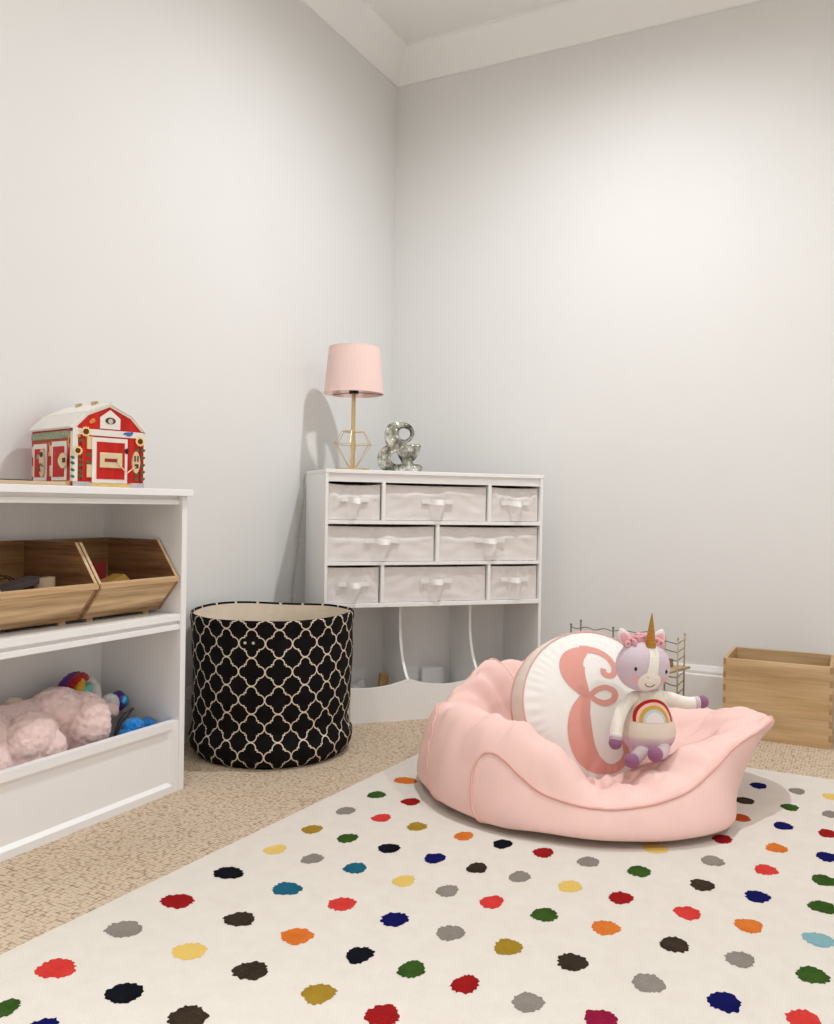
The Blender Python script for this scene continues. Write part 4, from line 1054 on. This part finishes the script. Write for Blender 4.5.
def beanbag():
    t = empty('beanbag_chair', (BGX, BGY, 0), BGR, 'pink canvas beanbag chair with piped seams slumped on the dotted rug', 'beanbag')
    bm = BM(); nt = 288; ns = 11*NS
    g = []
    for s in range(ns+1):
        if s in (0, ns): g.append([bm.verts.new(bag_pt(0, s))]); continue
        g.append([bm.verts.new(bag_pt(360*i/nt, s)) for i in range(nt)])
    for a, b in zip(g, g[1:]):
        for i in range(nt):
            j = (i+1) % nt
            if len(a) == 1: bm.faces.new((a[0], b[j], b[i]))
            elif len(b) == 1: bm.faces.new((a[i], a[j], b[0]))
            else: bm.faces.new((a[i], a[j], b[j], b[i]))
    bmesh.ops.recalc_face_normals(bm, faces=bm.faces)
    for _ in range(2): bmesh.ops.smooth_vert(bm, verts=bm.verts, factor=.4, use_axis_x=True, use_axis_y=True, use_axis_z=True)
    for v in bm.verts: v.co.z = max(.0138, v.co.z)
    pre = {v: v.co.copy() for v in bm.verts}
    press(bm)
    for _ in range(5):
        mv = [v for v in bm.verts if (v.co-pre[v]).length > .001]
        near = set(mv)
        for v in mv:
            for e in v.link_edges: near.add(e.other_vert(v))
        bmesh.ops.smooth_vert(bm, verts=list(near), factor=.5, use_axis_x=True, use_axis_y=True, use_axis_z=True)
        press(bm)
    for v in bm.verts: v.co.z = max(.0138, v.co.z)
    o = obj('cover', bm, M['pink'], t, True)
    def seam(path, r=.0042):
        cp = crom([(a, s, 0) for a, s in path], 10)
        pts = []
        for p in cp:
            s0 = int(math.floor(p.y)); f = p.y-s0
            A = Vector(bag_pt(p.x, s0, .0008)); B = Vector(bag_pt(p.x, min(s0+1, ns), .0008)); pts.append(A.lerp(B, f))
        bm = BM(); tube(bm, pts, r, 8); q = obj('piping', bm, M['pipe'], t, True); return q
    P = S_PIPE
    seam([(229, 23), (226, 27), (221.5, 34), (219.5, 38.5), (221, 41.5), (225, 42.8), (230, 42.4), (236, 41.2), (243, 40.2), (250, 40), (260, 40), (275, 40), (290, 40), (305, 40.5), (318, 41), (330, 41.5), (342, 42.5), (350, 44), (356, 46), (360, 45), (362, 42), (361, 38), (357, 32), (353, 24), (351, 22)], .0034)
    seam([(176, 54), (184, 48), (191, 42), (196, 36), (201, 31), (205, 27), (209, 23), (210, 22)], .0034)
    seam([(142, 40), (140, 46), (136, 52), (132, 58), (130, 64), (132, 70)], .0034)
beanbag()

# ------------------------------------------------------------------ round pillow
def pillow():
    a = radians(BGR)
    def cam(lx, ly, z): return (BGX+cos(a)*lx-sin(a)*ly, BGY+sin(a)*lx+cos(a)*ly, z)
    t = empty('round_pillow', cam(*PILLOW['loc']), 0, 'round white cotton pillow with big pink script letter E leaning in the beanbag', 'pillow')
    # local: x right, y up in its face, z towards the viewer
    yaw, lean = radians(BGR+PILLOW['yaw']), radians(PILLOW['lean'])
    t.rotation_euler = (radians(90)+lean, 0, yaw)
    R, th = PILLOW['R'], PILLOW['th']
    def dome(x, y, off=0):
        r = sqrt(x*x+y*y)/R; ang = atan2(y, x)
        k = min(1, r)
        z = th+.034*(1-k**2.6)
        pk = math.exp(-((k-.90)/.10)**2)
        z += pk*.0014*sin(46*ang+3*sin(5*ang))+.0018*noise.noise(Vector((x*18, y*18, 2)))*(1-k)
        return (x, y, z+off)
    def face(sign):
        bm = BM(); disc(bm, 0, 0, R, R, lambda x, y: (lambda p: (p[0], p[1], p[2]*sign))(dome(x, y)), 180, 30)
        if sign < 0: bmesh.ops.reverse_faces(bm, faces=bm.faces)
        bmesh.ops.recalc_face_normals(bm, faces=bm.faces)
        return bm
    obj('front_face', face(1), M['pillow'], t, True); obj('back_face', face(-1), M['pillow'], t, True)
    bm = BM(); n, m = 120, 8; g = []
    for j in range(m+1):
        z = -th+2*th*j/m; k = 1-(z/th)**2
        g.append([bm.verts.new(((R+.006*k+.0010*sin(30*2*pi*i/n)*k)*cos(2*pi*i/n), (R+.006*k)*sin(2*pi*i/n), z)) for i in range(n)])
    for A, B in zip(g, g[1:]):
        for i in range(n): bm.faces.new((A[i], A[(i+1) % n], B[(i+1) % n], B[i]))
    obj('gusset', bm, M['gusset'], t, True)
    for z in (th, -th):
        bm = BM(); tube(bm, [((R+.002)*cos(2*pi*i/120), (R+.002)*sin(2*pi*i/120), z) for i in range(120)], .0022, 8, closed=True); obj('piping', bm, M['pipe'], t, True)
    # script letter, traced in units of the face
    S = .4/845
    def Q(x, y): return ((x-497)*S*1.06-.015, (455-y)*S*.94)
    F = lambda u, v: dome(u, v, .0011)
    bm = BM()
    def st(pts, ws, cross=8): ribbon(bm, [Q(*p) for p in pts], [w*S for w in ws], F, 12, cross)
    st([(590, 252), (585, 275), (612, 296), (645, 285), (655, 240), (632, 188), (590, 152), (535, 132), (475, 128)], [34, 34, 30, 34, 36, 34, 34, 40, 50])
    st([(500, 135), (452, 165), (420, 205), (412, 255), (424, 310), (448, 365), (470, 408)], [50, 100, 140, 146, 122, 84, 46], 14)
    st([(450, 415), (490, 408), (530, 380), (580, 366), (622, 384), (634, 414), (612, 446), (565, 458), (520, 440), (488, 408)], [34, 30, 30, 30, 34, 38, 34, 32, 30, 30])
    st([(470, 400), (448, 450), (424, 510), (414, 580), (416, 650), (432, 720), (462, 775), (505, 815), (560, 836), (610, 832), (655, 798), (680, 745)], [46, 84, 118, 138, 142, 134, 116, 86, 56, 50, 46, 40], 14)
    st([(676, 760), (664, 700), (650, 645), (636, 606)], [40, 34, 28, 30])
    obj('letter', bm, M['letter'], t, True)
pillow()

# ------------------------------------------------------------------ unicorn doll
def doll():
    a = radians(BGR)
    lx, ly = DOLL['lx'], DOLL['ly']
    t = empty('unicorn_doll', (BGX+cos(a)*lx-sin(a)*ly, BGY+sin(a)*lx+cos(a)*ly, DOLL['z']), BGR+4, 'knitted lilac unicorn doll with gold horn and rainbow belly sitting in beanbag', 'doll')
    prof = [(0, -.002), (.024, .0), (.044, .008), (.058, .024), (.066, .044), (.0665, .060), (.062, .080), (.055, .100), (.047, .120), (.040, .138), (.034, .152), (.026, .162), (0, .166)]
    pr = [(p.x, p.y) for p in crom([(r, z, 0) for r, z in prof], 5)]
    bm = BM(); lathe(bm, pr, 64)
    for v in bm.verts: v.co.y *= .86; v.co.x *= 1.06
    obj('body', bm, M['body'], t, True)
    def rz(z):
        for (r0, z0), (r1, z1) in zip(pr, pr[1:]):
            if z0 <= z <= z1 and z1 > z0: return r0+(r1-r0)*(z-z0)/(z1-z0)
        return .03
    def bf(off):
        def f(u, v):
            r = rz(v); k = max(.06, 1-(u/(1.06*r))**2)
            return (u, -r*sqrt(k)*.86-off, v)
        return f
    bx, bz = .000, .087
    for nm, r0, r1, m in (('rain_red', .0450, .0520, 'rain_red'), ('rain_peach', .0385, .0450, 'rain_peach'), ('rain_must', .0300, .0385, 'rain_must'), ('rain_blue', .0235, .0300, 'rain_blue'), ('rain_white', .0001, .0235, 'rain_white')):
        bm = BM(); n = 36; rows = []
        for i in range(n+1):
            th = pi*i/n
            rows.append([bm.verts.new(bf(.0012)(bx+(r0+(r1-r0)*k/4)*cos(th), bz+(r0+(r1-r0)*k/4)*sin(th)*1.10)) for k in range(5)])
        for A, B in zip(rows, rows[1:]):
            for k in range(4): bm.faces.new((A[k], A[k+1], B[k+1], B[k]))
        bmesh.ops.recalc_face_normals(bm, faces=bm.faces)
        obj('rainbow_stripe', bm, M[m], t, True)
    # head
    hc = Vector((-.022, -.012, .228)); hr = (.0695, .060, .068)
    hd = empty('x', (0, 0, 0)); D.objects.remove(hd)
    bm = BM(); ball(bm, Vector((0, 0, 0)), hr, 4)
    for v in bm.verts:
        k = v.co.z/hr[2]; v.co.x *= 1-.05*k-.05*max(0, k)**2; 
    tilt = Matrix.Rotation(radians(5), 4, 'Y')
    for v in bm.verts: v.co = tilt @ v.co+hc
    head = obj('head', bm, M['lilac'], t, True)
    def hf(off):
        def f(u, v):
            k = v/hr[2]; sx = 1-.05*k-.05*max(0, k)**2
            q = max(.02, 1-(u/(hr[0]*sx))**2-k*k)
            return tuple(tilt @ Vector((u, -hr[1]*sqrt(q)-off, v))+hc)
        return f
    fx = .008     # the face is turned a little to the right
    bm = BM(); disc(bm, fx-.003, -.034, .030, .026, lambda u, v: (lambda p, r: (p[0], p[1]-.003*max(0, 1-r*r), p[2]))(hf(.0012)(u, v), sqrt(((u-fx+.003)/.030)**2+((v+.034)/.026)**2)), 36, 8); obj('snout', bm, M['knitcream'], head, True)
    bm = BM(); ribbon(bm, [(fx-.001, .058), (fx+.001, .030), (fx-.001, .0), (fx-.003, -.025)], [.022, .025, .027, .034], hf(.0010), 8, 6); obj('blaze', bm, M['knitcream'], head, True)
    for u, v in ((fx-.043, -.004), (fx+.038, -.005)):
        p = Vector(hf(.0)(u, v)); bm = BM(); ball(bm, p, (.0038, .003, .0052), 3); obj('eye', bm, M['black'], head, True)
    for u, v in ((fx-.040, -.030), (fx+.038, -.029)):
        bm = BM(); disc(bm, u, v, .0095, .0085, hf(.0010), 20, 4); obj('cheek', bm, M['blush'], head, True)
    bm = BM(); pts = [Vector(hf(.0040)(fx-.003+.0115*cos(th), -.038+.0085*sin(th))) for th in [pi+pi*i/14 for i in range(15)]]
    tube(bm, pts, .0011, 6); obj('mouth', bm, M['black'], head, True)
    bm = BM(); ball(bm, Vector(hf(.0035)(fx-.013, -.021)), .0012, 2); obj('nostril', bm, M['black'], head, True)
    # horn
    hb = tilt @ Vector((fx-.004, -.030, .052))+hc; ht = hb+Vector((.001, -.006, .088))
    bm = BM(); n = 40; pts = [hb.lerp(ht, i/n) for i in range(n+1)]
    tube(bm, pts, [.0135*(1-i/n)**.9*(1+.07*sin(i*1.6))+.0006 for i in range(n+1)], 16); obj('horn', bm, M['gold'], t, True)
    # ears
    for s, ex, ez, rot in ((-1, -.052, .074, -22), (1, .042, .072, 24)):
        c = hc+Vector((ex, .0, ez))
        Rm = Matrix.Rotation(radians(rot), 4, 'Y')
        bm = BM(); ball(bm, Vector((0, 0, 0)), (.0165, .008, .022), 3)
        for v in bm.verts:
            k = v.co.z/.022; v.co.x *= 1-.45*max(0, k)**1.5; v.co = Rm @ v.co+c
        e = obj('ear', bm, M['rain_white'], t, True)
        bm = BM(); ball(bm, Vector((0, -.006, -.002)), (.0105, .0042, .015), 3)
        for v in bm.verts:
            k = v.co.z/.015; v.co.x *= 1-.45*max(0, k)**1.5; v.co = Rm @ v.co+c
        obj('inner_ear', bm, M['mane'], e, True)
    # curly mane
    rnd = random.Random(5); bm = BM()
    for i in range(44):
        u = rnd.uniform(-.050, .050); w = rnd.uniform(-.026, .030)
        k = 1-(u/.0695)**2-(w/.060)**2
        if k < .05: continue
        zt = .068*sqrt(k)
        p = tilt @ Vector((u, w, zt+.002))+hc
        # small yarn coil
        r = rnd.uniform(.0050, .0075); ax = rnd.uniform(0, pi)
        tor = [p+Vector((r*cos(q)*cos(ax), r*cos(q)*sin(ax)*.7, r*sin(q)+.004)) for q in [2*pi*j/10 for j in range(10)]]
        tube(bm, tor, .0042, 6, closed=True)
    obj('mane', bm, M['mane'], t, True)
    # arms and legs: tapered knitted tubes with mauve ends
    def limb(nm, pts, r0, r1, endname, er, flat=1):
        cp = crom(pts, 8); n = len(cp); bm = BM()
        tube(bm, cp, [r0+(r1-r0)*i/(n-1) for i in range(n)], 16)
        ball(bm, cp[0], r0, 2)
        l = obj(nm, bm, M['knitcream'] if nm == 'arm' else M['legknit'], t, True)
        bm = BM(); d = (cp[-1]-cp[-3]).normalized(); ball(bm, cp[-1]+d*er*.45, er, 3); obj(endname, bm, M['mauve'], l, True)
        # thin lilac cuff
        bm = BM(); q = cp[-1]-d*er*.35; tube(bm, [q-d*.006, q+d*.004], r1*1.05, 16); obj('cuff', bm, M['lilac'], l, True)
        return l
    limb('arm', [(-.040, -.006, .143), (-.066, -.016, .128), (-.090, -.032, .088), (-.100, -.046, .044)], .0165, .0155, 'hand', .0170)
    limb('arm', [(.030, .0, .142), (.062, .004, .136), (.100, .006, .126), (.136, .004, .128)], .0185, .0150, 'hand', .0168)
    limb('leg', [(-.020, -.030, .016), (-.048, -.058, .006), (-.066, -.080, .003)], .017, .0150, 'foot', .0185)
    limb('leg', [(.026, -.040, .020), (.010, -.072, .018), (-.012, -.098, .022)], .017, .0150, 'foot', .0190)
doll()

# ------------------------------------------------------------------ wooden crate
def crate():
    t = empty('wooden_crate', (1.520, -.313, .0005), .7, 'open topped natural wood crate on the carpet by the right wall', 'crate')
    W, DP, Hh, th = .345, .285, .272, .011
    bm = BM(); box(bm, (0, 0, 0), (W, th, Hh), .001); obj('front_panel', bm, M['crate'], t)
    bm = BM(); box(bm, (0, DP-th, 0), (W, DP, Hh), .001); obj('back_panel', bm, M['crate'], t)
    for x in (0, W-th):
        bm = BM(); box(bm, (x, th+.0002, 0), (x+th, DP-th-.0002, Hh), .001); obj('side_panel', bm, M['crate_y'], t)
    bm = BM(); box(bm, (th+.0002, th+.0002, .004), (W-th-.0002, DP-th-.0002, .012)); obj('bottom', bm, M['crate'], t)
    n = 12; s = Hh/n
    for x in (-.0003, W-.0095):
        for i in range(1, n, 2):
            bm = BM(); box(bm, (x, -.0003, i*s), (x+.0098, th*.9, (i+1)*s-.0008)); obj('finger_joint', bm, M['crate_end'], t)
crate()

# ------------------------------------------------------------------ wire toy rack behind the beanbag
def rack():
    t = empty('wire_toy_rack', (.945, -.235, .0005), 0, 'thin metal wire toy rack with wooden platform behind the beanbag', 'toy rack')
    W, DP, Hh = .415, .13, .334
    posts = [(.0, .0), (.165, .0), (.352, .035), (.405, .0), (.0, DP), (.405, DP)]
    for x, y in posts:
        bm = BM(); h = Hh if x < .3 else .314
        tube(bm, [(x, y, 0), (x, y, h)], .0032, 8); ball(bm, Vector((x, y, h)), .0045, 2); obj('post', bm, M['plat'] if x > .3 else M['wire'], t, True)
    for k in range(10):
        z = .045+.031*k
        if abs(z-.194) < .010: continue
        bm = BM()
        pts = [(x*.165/16, .0, z+(.004*sin(x*.9+k))) for x in range(17)]
        tube(bm, pts, .0017, 6); obj('wire', bm, M['wire'], t, True)
        bm = BM(); pts = [(.165+x*.187/16, .035*x/16, z+(.003*sin(x*.8+2*k))) for x in range(17)]
        tube(bm, pts, .0017, 6); obj('wire', bm, M['wire'], t, True)
        if z > .31: continue
        bm = BM(); tube(bm, [(.352, .035, z+.004), (.375, .018, z+.002*sin(k)), (.405, .0, z)], .0018, 6); obj('wire', bm, M['wire'], t, True)
        bm = BM(); tube(bm, [(.405, 0, z), (.405, DP/2, z+.003), (.405, DP, z)], .0016, 6); obj('wire', bm, M['wire'], t, True)
    bm = BM(); prism(bm, [(.20, -.080), (.372, -.105), (.432, .105), (.20, .12)], lambda u, v, d: (u, v, d), .190, .198); obj('platform', bm, M['plat'], t)
    for x, y, z in ((.340, -.03, .1982), (.365, .06, .1982)):
        bm = BM(); box(bm, (x-.012, y-.008, z), (x+.012, y+.008, z+.03), .003); obj('wooden_bead', bm, M['crate_end'], t)
rack()

# ------------------------------------------------------------------ lights, world, camera
LGT = [((1.16, -1.04), 97, 168), ((1.0, -2.95), 34, 176), ((3.1, -1.75), 82, 178), ((2.9, -2.95), 16, 178), ((1.1, -4.0), 220, 86), ((2.7, -4.0), 205, 86)]  # last two: unseen fill spots added behind the camera, bouncing light to the ceiling
for (x, y), pw, sz in LGT:
    ld = D.lights.new('downlight_and_fill', 'SPOT'); ld.energy = pw; ld.color = (.945, .975, 1)
    ld.spot_size = radians(sz); ld.spot_blend = 1; ld.shadow_soft_size = .035
    o = D.objects.new('downlight_and_fill', ld); o.location = (x, y, H-.012); C.objects.link(o)
w = D.worlds.new('World'); bpy.context.scene.world = w; w.use_nodes = True
w.node_tree.nodes['Background'].inputs[0].default_value = (1, .97, .94, 1); w.node_tree.nodes['Background'].inputs[1].default_value = .3

cd = D.cameras.new('Camera'); cam = D.objects.new('Camera', cd); C.objects.link(cam)
cd.sensor_fit = 'HORIZONTAL'; cd.sensor_width = 36; cd.lens = 860/834*36; cd.clip_start = .02
yaw, pitch, roll = radians(27.5), radians(-.5), radians(.95)
v = Vector((-sin(yaw)*cos(pitch), cos(yaw)*cos(pitch), sin(pitch))); r0 = Vector((cos(yaw), sin(yaw), 0)); u0 = r0.cross(v)
r = r0*cos(roll)+u0*sin(roll); u = -r0*sin(roll)+u0*cos(roll)
m = Matrix((r, u, -v)).transposed().to_4x4(); m.translation = (1.948, -3.473, .79)
cam.matrix_world = m
S = bpy.context.scene; S.camera = cam
S.view_settings.view_transform = 'Standard'; S.view_settings.look = 'None'; S.view_settings.gamma = 1
S.view_settings.use_curve_mapping = False
S.view_settings.exposure = 0.18
